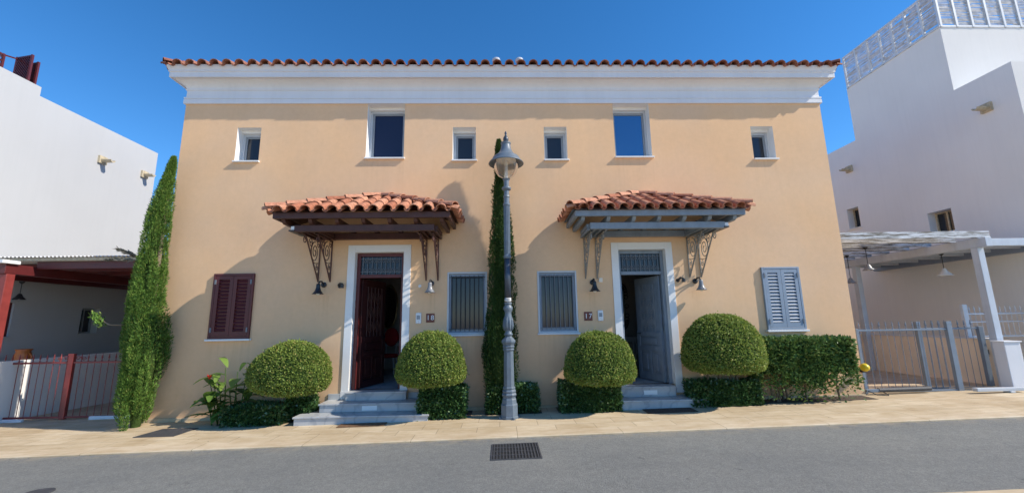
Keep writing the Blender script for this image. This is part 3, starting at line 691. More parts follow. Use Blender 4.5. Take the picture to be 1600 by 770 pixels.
def intercom(x, z, lab):
    t = thing('intercom', lab, 'intercom', (x, 0, z), 'door intercoms')
    m = MB(); m.box(x-.055, x+.055, -.035, 0, z, z+.215); m.build('body', M['white_plastic'], t, bevel=.018)
    m = MB(); m.box(x-.033, x+.033, -.039, -.0352, z+.085, z+.165); m.build('speaker_panel', M['alu'], t, bevel=.002)
    m = MB(); m.lathe([(0, 0), (.013, 0), (.011, .006), (0, .007)], (x, -.0355, z+.05), 10, axis=Matrix.Rotation(PI/2, 3, 'X'), cap=False); m.build('button', M['chrome'], t)
intercom(-1.885, 1.862, 'white intercom right of the maroon door'); intercom(1.775, 1.858, 'white intercom left of the blue grey door')
def text_mesh(name, s, size, loc, mat, parent, thick=.002):
    cu = bpy.data.curves.new('lettering', 'FONT'); cu.body = s; cu.size = size; cu.extrude = thick; cu.align_x = 'CENTER'; cu.align_y = 'CENTER'
    ob = bpy.data.objects.new('lettering', cu); COL.objects.link(ob); bpy.context.view_layer.update()
    me = bpy.data.meshes.new_from_object(ob.evaluated_get(bpy.context.evaluated_depsgraph_get())); bpy.data.objects.remove(ob); bpy.data.curves.remove(cu)
    off = wloc(parent); me.transform(Matrix.Translation(Vector(loc)-off) @ Matrix.Rotation(PI/2, 4, 'X')); me.materials.append(mat)
    o = bpy.data.objects.new(name, me); COL.objects.link(o); o.parent = parent; return o
def plate(x, z, digits, lab):
    t = thing('number_plate', lab, 'house number', (x, 0, z), 'house number plates')
    m = MB(); w_ = .083
    m.box(x-w_, x+w_, -.012, 0, z-.088, z+.088); m.build('backing', M['plate_red'], t, bevel=.003)
    m = MB()
    for a in (-.043, .043): m.box(x+a-.036, x+a+.036, -.016, -.0125, z-.075, z+.075)
    m.build('tile', M['plate_red'], t, bevel=.002)
    for a, d in zip((-.041, .043), digits): text_mesh('digit', d, .135, (x+a, -.018, z), M['white_plastic'], t)
plate(-1.651, 1.972, '18', 'dark red house number 18 plate right of the maroon door'); plate(1.527, 1.959, '17', 'dark red house number 17 plate left of the blue grey door')

# ---- things inside the halls
def oval_mirror(x, y, z, a, b, lab, square=False):
    t = thing('mirror', lab, 'mirror', (x, y, z)); m = MB(); f = MB()
    if not square:
        m.lathe([(0, 0), (1, 0)], (0, 0, 0), 28, cap=False); m.v = [(x+p[0]*a, y-.02, z+p[1]*b) for p in m.v]
        f.tube([(x+(a+.02)*math.cos(q*PI/16), y-.03, z+(b+.02)*math.sin(q*PI/16)) for q in range(33)], .028, 6, False)
    else:
        m.box(x-a*.5, x+a*.5, y-.02, y-.01, z-b*.7, z+b*.7)
        rr = random.Random(4)
        for k in range(34):
            q = k*2*PI/34; px, pz = x+(a*.72)*math.copysign(abs(math.cos(q))**.5, math.cos(q)), z+(b*.85)*math.copysign(abs(math.sin(q))**.5, math.sin(q)); r_ = .055
            f.tube([(px+r_*math.cos(w*PI/4), y-.03, pz+r_*math.sin(w*PI/4)) for w in range(9)], .010, 5, False)
        f.box(x-a*.56, x-a*.5, y-.04, y-.005, z-b*.75, z+b*.75); f.box(x+a*.5, x+a*.56, y-.04, y-.005, z-b*.75, z+b*.75); f.box(x-a*.5, x+a*.5, y-.04, y-.005, z+b*.7, z+b*.75); f.box(x-a*.5, x+a*.5, y-.04, y-.005, z-b*.75, z-b*.7)
    m.build('glass', M['mirror'], t); f.build('frame', M['gold'] if not square else M['black_metal'], t)
def console(x, y, w_, lab):
    t = thing('console_table', lab, 'table', (x, y, .6)); m = MB(); m.box(x-w_/2, x+w_/2, y-.18, y+.18, 1.36, 1.40); m.build('table_top', M['furn_white'], t, bevel=.006)
    m = MB(); m.box(x-w_/2+.03, x+w_/2-.03, y-.15, y+.15, 1.27, 1.359); m.build('apron', M['furn_white'], t)
    for sx in (-1, 1):
        for sy_ in (-1, 1):
            m = MB(); bx, by = x+sx*(w_/2-.06), y+sy_*.12; m.tube([(bx, by, 1.27), (bx+sx*.03, by, 1.1), (bx-sx*.03, by, .8), (bx+sx*.02, by, .602)], [.028, .03, .018, .022], 8); m.build('leg', M['furn_white'], t, smooth=True)
def chair(x, y, lab):
    t = thing('chair', lab, 'chair', (x, y, .6)); m = MB(); m.lathe([(.0, 0), (.21, 0), (.23, .03), (.21, .08), (0, .09)], (x, y, 1.02), 18, cap=False); m.build('seat', M['red_cloth'], t, smooth=True)
    m = MB(); m.lathe([(0, -.03), (.17, -.03), (.19, 0), (.17, .03), (0, .03)], (x, y+.2, 1.52), 20, axis=Matrix.Diagonal((1, 1, 1.0)) @ Matrix.Rotation(PI/2, 3, 'X'), cap=False)
    m.v = [(p[0], p[1], 1.52+(p[2]-1.52)*1.25) for p in m.v]; m.build('backrest', M['red_cloth'], t, smooth=True)
    m = MB(); m.tube([(x-.12, y+.2, 1.05), (x-.13, y+.2, 1.36)], .014); m.tube([(x+.12, y+.2, 1.05), (x+.13, y+.2, 1.36)], .014); m.build('back_frame', M['furn_white'], t)
    for sx in (-1, 1):
        for sy_ in (-1, 1):
            m = MB(); m.tube([(x+sx*.15, y+sy_*.15, 1.02), (x+sx*.19, y+sy_*.19, .602)], [.022, .014], 8); m.build('leg', M['furn_white'], t)
oval_mirror(-3.42, 3.56, 2.33, .21, .58, 'oval mirror hanging in the hall behind the maroon door')
console(-3.15, 3.2, .8, 'white console table in the hall behind the maroon door'); chair(-3.12, 2.55, 'red backed chair in the hall behind the maroon door')
oval_mirror(3.15, 3.56, 2.25, .34, .72, 'scroll framed wall mirror in the hall behind the blue grey door', True)
console(3.1, 3.2, .8, 'white console table in the hall behind the blue grey door')
m = MB(); m.lathe([(0, 0), (.09, 0), (.13, .05), (.14, .10), (.10, .15), (0, .17)], (3.05, 3.15, 1.401), 16, cap=False); tag(m.build('red_bowl', M['red_cloth'], None, smooth=True, origin=(3.05, 3.15, 1.401)), 'rounded red vessel on the white table behind the blue grey door', 'bowl')

# ---- door mats, drain covers
def flat_on_slope(mb, x0, x1, y0, y1, h, zz=.0): 
    mb.add([(x, y, ZG(x)+z) for x in (x0, x1) for y in (y0, y1) for z in (zz, h)], [(0,1,3,2), (4,6,7,5), (0,4,5,1), (2,3,7,6), (0,2,6,4), (1,5,7,3)])
m = MB(); flat_on_slope(m, -3.03, -2.23, -.99, -.775, .016, .001); tag(m.build('doormat', M['mat_coir'], None, bevel=.004, origin=(-2.6, -.88, ZG(-2.6))), 'thin brown doormat before the steps of the maroon door', 'doormat')
m = MB(); flat_on_slope(m, 2.33, 3.22, -.86, -.535, .014, .001); tag(m.build('doormat', M['mat_dark'], None, bevel=.004, origin=(2.8, -.7, ZG(2.8))), 'dark brown doormat before the steps of the blue grey door', 'doormat')
t = thing('drain_grate', 'black cast iron drain grate set in the asphalt', 'drain', (-.06, -2.56, ZG(0)-.024))
m = MB(); zt = -.016; bz = -.022
for x0, x1, y0, y1 in ((-.385, -.365, -2.90, -2.22), (.245, .265, -2.90, -2.22), (-.365, .245, -2.90, -2.875), (-.365, .245, -2.245, -2.22)):
    m.add([(x, y, ZG(x)+z) for x in (x0, x1) for y in (y0, y1) for z in (bz-.03, zt)], [(0,1,3,2), (4,6,7,5), (0,4,5,1), (2,3,7,6), (0,2,6,4), (1,5,7,3)])
m.build('frame', M['plate_iron'], t)
m = MB()
for k in range(15):
    x = -.345+.0407*k; m.box(x-.009, x+.009, -2.874, -2.246, ZG(x)-.05, ZG(x)-.016+.001)
for y in (-2.72, -2.56, -2.40): m.box(-.364, .244, y-.008, y+.008, ZG(0)-.05, ZG(0)-.0175)
m.build('bars', M['plate_iron'], t)
m = MB(); m.quad((-.38, -2.89, ZG(-.38)-.0225), (.26, -2.89, ZG(.26)-.0225), (.26, -2.23, ZG(.26)-.0225), (-.38, -2.23, ZG(-.38)-.0225)); m.build('well', M['black_rubber'], t)
def cover(name, pts, lab):
    m = MB(); n = len(pts); m.add([(x, y, ZG(x)+.001) for x, y in pts] + [(x, y, ZG(x)+.010) for x, y in pts], [tuple(range(n, 2*n))] + [(i, (i+1) % n, n+(i+1) % n, n+i) for i in range(n)])
    c = pts[0]; return tag(m.build(name, M['plate_iron'], None, origin=(c[0], c[1], ZG(c[0]))), lab, 'drain cover')
cover('cover_and_shadow', [(-6.25, -1.12), (-5.58, -1.14), (-5.55, -.62), (-6.18, -.60)], 'dark iron drain cover and shadow shape in the paving by the leaning cypress')  # outline takes in the shadow at the plate, all coloured as iron
m = MB(); m.lathe([(.145, -.0235), (.145, -.016), (.13, -.014), (0, -.014)], (-5.37, -3.35, ZG(-5.37)), 28, cap=False)
m.v = [(p[0], p[1], p[2]+.016*(p[0]+5.37)) for p in m.v]
tag(m.build('manhole_cover', M['plate_iron'], None, origin=(-5.37, -3.35, ZG(-5.37))), 'round black manhole cover in the near asphalt on the left', 'manhole cover')
m = MB(); m.lathe([(.17, -.004), (.17, .012), (.15, .016), (0, .016)], (2.85, -4.52, ZG(2.72)), 28, cap=False)
tag(m.build('manhole_cover', M['concrete'], None, origin=(2.85, -4.52, ZG(2.72))), 'small pale round cover on the near kerb at bottom right', 'manhole cover')
# open planter slots in the paving, with soil
for a, b in ((-5.35, -3.92), (-1.46, -.80), (-.55, .50), (.80, 1.92), (3.62, 6.9)):
    m = MB(); y0 = -.50 if a < 3 else -.42
    m.add([(a, y0, ZG(a)+.004), (b, y0, ZG(b)+.004), (b, -.031, ZG(b)+.004), (a, -.031, ZG(a)+.004)], [(0, 1, 2, 3)]); tag(m.build('planting_bed', M['soil']), kind='structure')

# ================================================================= FOLIAGE
def leaf_mesh(name, P, Nn, length, width, mat, parent, droop=.0, jitter=.6, upbias=0, tint=None, bend=.15):
    """P: (n,3) leaf roots; Nn: (n,3) outward; every leaf is a small folded quad pair"""
    n = len(P); P = np.asarray(P, float); D = np.asarray(Nn, float) + RNG.normal(0, jitter, (n, 3)); D[:, 2] += upbias - droop
    D /= np.linalg.norm(D, axis=1)[:, None] + 1e-9
    R_ = np.cross(D, RNG.normal(0, 1, (n, 3))); R_ /= np.linalg.norm(R_, axis=1)[:, None] + 1e-9
    U_ = np.cross(R_, D); L_ = (length*RNG.uniform(.6, 1.25, n))[:, None]; W_ = (width*RNG.uniform(.7, 1.2, n))[:, None]
    v0 = P; v1 = P + D*L_*.5 + R_*W_*.5 + U_*L_*bend*.4; v2 = P + D*L_; v3 = P + D*L_*.5 - R_*W_*.5 + U_*L_*bend*.4
    V = np.stack([v0, v1, v2, v3], 1).reshape(-1, 3); off = wloc(parent) if parent else Vector((0, 0, 0)); V -= np.array(off)
    me = bpy.data.meshes.new(name); me.vertices.add(4*n); me.vertices.foreach_set('co', V.ravel().astype(np.float32))
    me.loops.add(4*n); me.loops.foreach_set('vertex_index', np.arange(4*n, dtype=np.int32)); me.polygons.add(n)
    me.polygons.foreach_set('loop_start', np.arange(0, 4*n, 4, dtype=np.int32)); me.update(calc_edges=True)
    a = me.attributes.new('tint', 'FLOAT_COLOR', 'POINT'); t0 = tint if tint is not None else np.zeros(n)
    T = np.clip(RNG.uniform(.15, .85, n)*.7 + .15 + t0, 0, 1); C4 = np.stack([T, RNG.uniform(0, 1, n), np.zeros(n), np.ones(n)], 1)
    a.data.foreach_set('color', np.repeat(C4, 4, axis=0).ravel().astype(np.float32))
    me.materials.append(mat); me.validate()
    o = bpy.data.objects.new(name, me); COL.objects.link(o)
    if parent: o.parent = parent
    return o
def lump(P, sc_, seed):
    """cheap smooth pseudo noise in -1..1"""
    r = np.random.default_rng(seed); K = r.normal(0, sc_, (9, 3)); ph = r.uniform(0, 6.28, 9)
    return np.sin(P @ K.T + ph).mean(1)*1.6

def topiary(name_lab, cx, cyy, zt, zw, zb, rx, ry, n, seed, skew=0.0, stems=((0, 0),), flat=1.0):
    """clipped mushroom: dome from zw to zt, rolled under to zb"""
    rx -= .025; ry -= .02; zt -= .015
    base = thing('round_bush', name_lab, 'bush', (cx, cyy, ZG(cx)), 'clipped round bushes')
    r = np.random.default_rng(seed)
    th = r.uniform(0, 2*PI, n); q = r.uniform(0, 1, n)
    def shape(th, q, shrink=1.0):
        # q 0..1: bottom centre -> rim -> top
        phi = (q**.92)*(PI*.5+.95) - .95                  # -.95 rad .. pi/2
        c = np.cos(phi); s = np.sin(phi)
        t_ = np.clip(-phi/.95, 0, 1)*PI/2
        rad = np.where(phi < 0, np.clip(np.cos(t_), 0, 1)**.36, np.abs(c)**.84)
        z = np.where(phi < 0, zw - (zw-zb)*np.sin(t_), zw + (zt-zw)*np.abs(s)**1.0)
        x = np.cos(th)*rad*rx*shrink; y = np.sin(th)*rad*ry*shrink
        sk = np.where(x < 0, skew, 0)
        z = zw + (z-zw)*shrink*(1 - sk*(np.abs(x)/rx)**1.2)
        return np.stack([cx+x, cyy+y, z], 1)
    # more samples near the rim than the pole: weight by radius
    phi = (q**.92)*(PI*.5+.95)-.95; keep = r.uniform(0, 1, n) < np.clip(np.cos(phi)+.12, .1, 1); th, q = th[keep], q[keep]
    P = shape(th, q); e = 1e-3; Pt = shape(th+e, q)-P; Pq = shape(th, np.clip(q+e, 0, 1.002))-P
    Nn = np.cross(Pt, Pq); Nn /= np.linalg.norm(Nn, axis=1)[:, None]+1e-12
    C0 = np.array([cx, cyy, zw]); flip = ((P-C0)*Nn).sum(1) < 0; Nn[flip] *= -1
    dsp = lump(P, 3.5, seed+6)*.016 + lump(P, 7, seed)*.014 + lump(P, 22, seed+1)*.010
    stray = (r.uniform(0, 1, len(P)) < .012)*r.uniform(.01, .045, len(P)); P = P + Nn*(dsp + stray - r.uniform(0, .035, len(P)))[:, None]
    leaf_mesh('foliage', P, Nn*.15, .036, .027, M['box_leaf'], base, jitter=.75, tint=lump(P, 5, seed+3)*.16 + lump(P, 30, seed+4)*.14)
    T = np.linspace(0, 2*PI, 29)[:-1]; Q = np.linspace(0, 1, 14); m = MB()
    for qq in Q: m.v += [tuple(p) for p in shape(T, np.full(28, qq), .955)]
    m.f = [(i*28+k, i*28+(k+1) % 28, (i+1)*28+(k+1) % 28, (i+1)*28+k) for i in range(13) for k in range(28)]
    m.f += [tuple(range(28)), tuple(13*28+k for k in range(28))]; m.t = [m.cur]*len(m.f)
    m.build('crown', M['core'], base, smooth=True)
    for sx, sy_ in stems:
        m = MB(); yy = -.40+sy_; m.tube([(cx+sx, yy, ZG(cx)-.02), (cx+sx*1.1+.02, yy, zb-.12), (cx+sx*1.5, yy-.1, zb+.15)], [.026, .022, .018], 8); m.build('trunk', M['trunk'], base, smooth=True)
topiary('clipped bush with a sloping left flank, left of the maroon door', -4.04, -.62, 1.62, .94, .66, .755, .52, 30000, 1, skew=.28, stems=((.05, 0), (.2, .05)))
topiary('mushroom shaped bush right of the maroon door, below the number 18', -1.50, -.68, 1.745, .99, .79, .645, .56, 28000, 2, stems=((.08, 0),))
topiary('mushroom shaped bush below the number 17', 1.555, -.68, 1.68, .96, .76, .675, .56, 28000, 3, stems=((.12, 0),))
topiary('largest clipped round bush, right of the blue grey door', 3.87, -.66, 1.975, 1.15, .91, .765, .60, 32000, 4, stems=((0, 0), (.22, .05), (.30, 0), (-.18, .05)))

def hedge(lab, boxes, n, seed, leaf, size, mat, open_base=0, grp='low clipped hedges'):
    """boxes: (x0,x1,y0,y1,z0,z1) blocks of one hedge"""
    b0 = boxes[0]; base = thing('hedge', lab, 'hedge', ((b0[0]+b0[1])/2, (b0[2]+b0[3])/2, ZG(b0[0])), grp); r = np.random.default_rng(seed); PP = []; NN = []
    A = [2*((b[1]-b[0])*(b[5]-b[4]) + (b[3]-b[2])*(b[5]-b[4])) + (b[1]-b[0])*(b[3]-b[2]) for b in boxes]; tot = sum(A)
    for b, a_ in zip(boxes, A):
        k = int(n*a_/tot); c = np.array([(b[0]+b[1])/2, (b[2]+b[3])/2, (b[4]+b[5])/2]); h = np.array([(b[1]-b[0])/2, (b[3]-b[2])/2, (b[5]-b[4])/2])
        d = r.normal(0, 1, (k*3, 3)); d /= np.linalg.norm(d, axis=1)[:, None]
        ex = 7.0; s = 1/((np.abs(d)/h)**ex).sum(1)**(1/ex); P = d*s[:, None]
        keep = (P[:, 2] > -h[2]*.97); w_ = r.uniform(0, 1, len(P)); P = P[keep][:k]
        Nn = np.sign(P)*(np.abs(P)/h)**(ex-1)/h; Nn /= np.linalg.norm(Nn, axis=1)[:, None]
        # roughly uniform over the faces: resample flat faces
        k2 = k//2; X = r.uniform(-1, 1, (k2, 3)); f = r.choice([0, 1, 2, 3], k2, p=[.45, .27, .14, .14]); N2 = np.zeros((k2, 3))
        X[f == 0, 1] = -1; N2[f == 0, 1] = -1; X[f == 1, 2] = 1; N2[f == 1, 2] = 1; X[f == 2, 0] = -1; N2[f == 2, 0] = -1; X[f == 3, 0] = 1; N2[f == 3, 0] = 1
        P2 = X*h*.985; P = np.concatenate([P, P2]); Nn = np.concatenate([Nn, N2])
        W = P + c; dsp = lump(W, 8, seed)*.03 + lump(W, 25, seed+2)*.02
        if open_base:
            t = (W[:, 2]-b[4])/(b[5]-b[4]); keep = r.uniform(0, 1, len(W)) < np.clip(((t+.02)/open_base)**1.5, .05, 1)*(.75+.25*np.sign(lump(W, 7, seed+7))); W, Nn, dsp = W[keep], Nn[keep], dsp[keep]
        PP.append(W + Nn*(dsp - r.uniform(0, .07, len(W)))[:, None]); NN.append(Nn)
    P = np.concatenate(PP); Nn = np.concatenate(NN)
    leaf_mesh('foliage', P, Nn, leaf, size, mat, base, jitter=.7, upbias=.25, tint=lump(P, 9, seed+5)*.2)
    m = MB(); q = .07
    for b in boxes: m.box(b[0]+q, b[1]-q, b[2]+q, b[3]-q, b[4]+(q if not open_base else (b[5]-b[4])*open_base*.85), b[5]-q)
    m.build('crown', M['core'], base)
    m = MB(); rr = random.Random(seed)
    for b in boxes:
        for k in range(max(2, int((b[1]-b[0])/.22))):
            x = rr.uniform(b[0]+.1, b[1]-.1); y = rr.uniform(b[2]+.12, b[3]-.05); z1 = b[4]+(b[5]-b[4])*.6
            m = MB(); m.tube([(x, y, ZG(x)-.02), (x+rr.uniform(-.04, .04), y+rr.uniform(-.04, .04), (b[4]+z1)/2), (x+rr.uniform(-.15, .15), y+rr.uniform(-.1, .05), z1)], [.02, .016, .01], 6); m.build('stem', M['trunk'], base)
    return base
hedge('dark low hedge under the sloping bush, beside the red flower', [(-5.18, -4.12, -.66, -.18, ZG(-5), .46), (-4.2, -3.72, -.44, -.08, ZG(-4), .56)], 6500, 31, .062, .038, M['hedge_leaf'])
hedge('small dark hedge block at the right end of the three steps', [(-1.72, -.88, -.70, -.22, ZG(-1.5), .72)], 5000, 32, .062, .038, M['hedge_leaf'])
hedge('dark low hedge behind the foot of the lamp post', [(-.52, .44, -.50, -.08, ZG(0), .70)], 4500, 33, .055, .034, M['hedge_leaf'])
hedge('dark squared hedge under the bush by the number 17', [(.84, 1.95, -.62, -.14, ZG(1), .78)], 6500, 34, .058, .036, M['hedge_leaf'])
hedge('dark low hedge under the largest round bush', [(3.30, 4.60, -.56, -.12, ZG(4), .70)], 6500, 35, .062, .038, M['hedge_leaf'])
hedge('tall squared green hedge with bare stems under the blue grey shutters', [(4.55, 6.50, -.58, -.10, ZG(5), 1.47)], 15000, 36, .075, .044, M['tall_leaf'], open_base=.55, grp='tall hedge')

def interp(tab, z): return np.interp(z, [t[0] for t in tab], [t[1] for t in tab])
def cypress(lab, cols, n, seed, mat=None, yc=-.3, grp='cypresses against the facade'):
    """cols: list of profiles [(z, xcentre, rx, ry)]"""
    b = cols[0][0]; base = thing('cypress', lab, 'tree', (b[1], yc, ZG(b[1])), grp); r = np.random.default_rng(seed); PP, NN, TT = [], [], []
    for ci, prof in enumerate(cols):
        yy = yc if ci == 0 else yc-.14; zt_ = prof[-1][0]; z0 = prof[0][0]; K = int((150 if ci == 0 else 34)*(zt_-z0)/(5.1 if ci == 0 else 1.5)); per = n//175
        ip = lambda z, i: np.interp(z, [p[0] for p in prof], [p[i] for p in prof])
        for k in range(K):
            zb_ = z0 + (zt_-z0-.25)*((k+r.uniform(0, 1))/K); L_ = r.uniform(.45, 1.0); L_ = min(L_, zt_-zb_+.05); zm = zb_+L_*.5
            th = r.uniform(0, 2*PI); R_ = r.uniform(.055, .115)*(.55+.45*min(1, ip(zm, 2)/.3)); q = max(0.0, 1-R_*.8/max(.05, ip(zm, 2)))
            qb, qt = ip(zb_, 2), ip(min(zt_, zb_+L_), 2)
            t = r.uniform(0, 1, per); ph = r.uniform(0, 2*PI, per); rad = R_*np.sin(PI*np.clip(t*.93+.05, 0, 1)**.75)**.8*(1-.25*r.uniform(0, 1, per)**2)
            out = r.uniform(.86, 1.12)
            cxk = ip(zb_+L_*t, 1) + np.cos(th)*q*ip(zb_+L_*t, 2)*out; ry_ = ip(zb_+L_*t, 3); cyk = yy + np.sin(th)*q*ry_*out
            P = np.stack([cxk+rad*np.cos(ph), np.minimum(cyk+rad*np.sin(ph), -.015), zb_+L_*t], 1); PP.append(P); NN.append(np.stack([np.cos(ph), np.sin(ph), np.zeros(per)], 1)); TT.append(np.full(per, r.normal(0, .16)) + (t-.5)*.25)
    P = np.concatenate(PP); Nn = np.concatenate(NN); TT = np.concatenate(TT)
    leaf_mesh('foliage', P, Nn*.8, .055, .0125, mat or M['cypress_leaf'], base, jitter=.48, upbias=1.2, tint=TT + lump(P, 3, seed+3)*.12)
    m = MB(); nn = 16
    prof = cols[0]; zs = np.linspace(prof[0][0], prof[-1][0]-.1, 24)
    for z in zs:
        xc, rx, ry = [float(np.interp(z, [p[0] for p in prof], [p[i] for p in prof])) for i in (1, 2, 3)]
        m.v += [(xc+rx*.52*math.cos(2*PI*k/nn), min(yc+ry*.52*math.sin(2*PI*k/nn), -.04), z) for k in range(nn)]
    m.f = [(i*nn+k, i*nn+(k+1) % nn, (i+1)*nn+(k+1) % nn, (i+1)*nn+k) for i in range(23) for k in range(nn)]; m.t = [m.cur]*len(m.f)
    m.build('crown', M['core'], base, smooth=True)
    m = MB(); m.tube([(b[1], yc, ZG(b[1])-.05), (b[1], yc, b[0]+.4), (prof[-1][1], yc, prof[-1][0]-.4)], [.07, .06, .015], 8); m.build('trunk', M['trunk'], base, smooth=True)
    return base
cL = cypress('tall leaning cypress at the left corner of the peach house',
    [[(.10, -6.87, .13, .15), (.40, -6.87, .18, .20), (.85, -6.86, .26, .25), (1.30, -6.85, .34, .29), (1.65, -6.87, .37, .30), (2.13, -6.93, .32, .28), (2.61, -6.975, .27, .25), (3.23, -6.985, .205, .21), (3.86, -6.965, .205, .20), (4.52, -6.91, .14, .14), (5.0, -6.85, .04, .05), (5.2, -6.83, .01, .01)],
     [(.08, -6.88, .15, .15), (.5, -6.92, .18, .17), (1.0, -6.98, .13, .14), (1.45, -7.02, .06, .07), (1.6, -7.02, .01, .01)]], 78000, 51, yc=-.34)
m = MB(); m.tube([(-7.0, -.4, 3.15), (-7.35, -.45, 3.13), (-7.75, -.45, 3.16)], [.02, .014, .006], 6); m.tube([(-7.0, -.4, 3.15), (-7.3, -.42, 3.25), (-7.58, -.42, 3.38)], [.02, .014, .006], 6)
sb = m.build('dead_branch', M['trunk'], cL)
P = np.array([(-7.05-.68*t, -.45, 3.14+.02*t) for t in np.linspace(.25, 1, 160)] + [(-7.05-.5*t, -.42, 3.17+.20*t) for t in np.linspace(.3, 1, 130)]) + RNG.normal(0, .012, (290, 3))
leaf_mesh('spray', P, np.tile((-1.0, 0, .1), (290, 1)), .10, .022, M['dead_spray'], sb, jitter=.25)
m = MB(); m.tube([(-7.1, -.45, 1.92), (-7.45, -.5, 1.93), (-7.66, -.5, 2.05)], [.016, .012, .006], 6); gb = m.build('side_branch', M['trunk'], cL)
P = np.array([(-7.62-.12*t, -.5, 1.95+.16*t) for t in np.linspace(-.2, 1, 220)]) + RNG.normal(0, .028, (220, 3))
leaf_mesh('spray', P, np.tile((-.5, 0, .8), (220, 1)), .07, .026, M['cypress_leaf'], gb, jitter=.4, tint=np.full(220, .3))
cypress('narrow tall cypress behind the lamp post, between the two barred windows',
    [[(.22, -.24, .25, .22), (.72, -.25, .28, .25), (1.19, -.285, .32, .27), (1.66, -.243, .31, .27), (2.52, -.215, .27, .25), (3.16, -.215, .24, .22), (3.8, -.202, .20, .19), (4.3, -.23, .15, .15), (4.55, -.26, .13, .13), (4.7, -.235, .085, .09), (5.03, -.235, .085, .09), (5.35, -.245, .05, .05), (5.55, -.243, .01, .01)]], 66000, 52, M['dark_cypress_leaf'], yc=-.31)

nl_ = 260; lxs = RNG.uniform(-12, 12, nl_); lys = np.where(RNG.uniform(0, 1, nl_) < .45, RNG.normal(-1.99, .03, nl_), np.where(RNG.uniform(0, 1, nl_) < .7, RNG.uniform(-1.0, -.45, nl_), RNG.uniform(-4.2, -1.2, nl_)))
lzs = np.array([ZG(x) for x in lxs]) + np.where(lys < -1.95, -.019, .006)
lit = leaf_mesh('leaf_litter', np.stack([lxs, lys, lzs], 1), np.tile((0, 0, .0), (nl_, 1)), .030, .018, M['dead_spray'], None, jitter=1.0, bend=.05)
lit.data.vertices.foreach_get('co', (tmp := np.zeros(nl_*12, np.float32))); tv = tmp.reshape(-1, 4, 3); tv[:, :, 2] = tv[:, :1, 2] + (tv[:, :, 2]-tv[:, :1, 2])*.12; lit.data.vertices.foreach_set('co', tv.ravel()); tag(lit, kind='stuff')
# canna with broad leaves and one red flower
cn = thing('flowering_plant', 'broad leaved plant with one red flower at the foot of the wall', 'plant', (-5.3, -.32, ZG(-5.3)))
rr = random.Random(9); stems = MB(); LV = MB()
def broad_leaf(mb, a, d, L_, W_, droop):
    a = Vector(a); d = Vector(d).normalized(); side = d.cross(Vector((0, 0, 1))).normalized(); n = 7; mb.cur = (rr.random(), 0, 0); vs = []
    for i in range(n+1):
        t = i/n; w_ = W_*math.sin(PI*min(1, t*.93+.04))**.8*.5; c = a + d*L_*t + Vector((0, 0, -droop*t*t*L_)); up_ = Vector((0, 0, .25*w_))
        vs += [c+side*w_+up_, c, c-side*w_+up_]
    mb.add(vs, [f for i in range(n) for f in ((i*3, i*3+1, i*3+4, i*3+3), (i*3+1, i*3+2, i*3+5, i*3+4))])
for bx, h, lean in ((-5.40, .72, -.12), (-5.25, 1.0, -.02), (-5.12, .92, .05), (-5.32, .55, -.2), (-5.0, .75, .1), (-5.2, .62, -.05), (-5.45, .42, -.12), (-4.95, .95, .12), (-5.1, .5, 0), (-5.3, .8, -.1)):
    by = -.34+rr.uniform(-.12, .12); z0 = ZG(bx); top = (bx+lean, by-.05, z0+h)
    stems.tube([(bx, by, z0-.02), (bx+lean*.4, by, z0+h*.5), top], [.013, .011, .006], 6)
    for k in range(6):
        t = .25+.75*k/5; ang = rr.uniform(0, 2*PI); ax_ = bx+lean*t
        broad_leaf(LV, (ax_, by, z0+h*t), (math.cos(ang)*.9+(-.35 if bx < -5.2 else .1), math.sin(ang)*.55-.35, rr.uniform(.15, .7)), rr.uniform(.30, .46), rr.uniform(.13, .19), rr.uniform(.15, .6))
stems.tube([(-5.36, -.42, ZG(-5.3)), (-5.47, -.46, .62), (-5.555, -.47, .93)], [.011, .009, .005], 6)
stems.build('stem', M['box_leaf'], cn, smooth=True); LV.build('leaves', M['canna_leaf'], cn, smooth=True, tint=True, fix=False)
fl = MB()
for k in range(9):
    a = k*2*PI/9; broad_leaf(fl, (-5.56, -.47, .93+.012*(k % 3)), (math.cos(a)*.5, math.sin(a)*.4, .7+.3*(k % 2)), .085, .05, .2)
fl.build('flower', M['petal'], cn, smooth=True, fix=False)

# ================================================================= STREET LAMP
lx, ly = -.105, -.76; lz = ZG(lx)
lamp = thing('street_lamp', 'blue grey cast iron street lamp with a conical hood and clear glass bowl', 'street lamp', (lx, ly, lz))
c0 = (lx, ly, 0); rot8 = PI/8
m = MB(); m.lathe([(.165, lz), (.165, lz+.04), (.155, lz+.045), (.155, .445), (.138, .46), (.130, .53), (.118, .55), (.118, .575), (.136, .60)], c0, 8, rot8); m.build('base', M['lamp_paint'], lamp, bevel=.004)
m = MB(); m.lathe([(.136, .6005), (.136, .615), (.118, .64), (.128, .66), (.128, .675), (.105, .70), (.118, .715), (.118, .73), (.100, .745), (.092, 1.36), (.108, 1.375), (.108, 1.39), (.098, 1.40), (.112, 1.43), (.112, 1.445), (.100, 1.455), (.125, 1.50), (.135, 1.515), (.135, 1.54), (.10, 1.575), (.075, 1.60), (.06, 1.62)], c0, 8, rot8); m.build('lower_shaft', M['lamp_paint'], lamp, bevel=.003)
for k in range(4):
    a = rot8+PI/4*k*2; bm_ = MB(); bm_.lathe([(.018, lz), (.018, lz+.03), (.008, lz+.04)], (lx+.185*math.cos(a), ly+.185*math.sin(a), 0), 6); bm_.box(lx+.16*math.cos(a)-.03, lx+.16*math.cos(a)+.03, ly+.16*math.sin(a)-.03, ly+.16*math.sin(a)+.03, lz-.005, lz+.014); bm_.build('bolt', M['lamp_paint'], lamp)
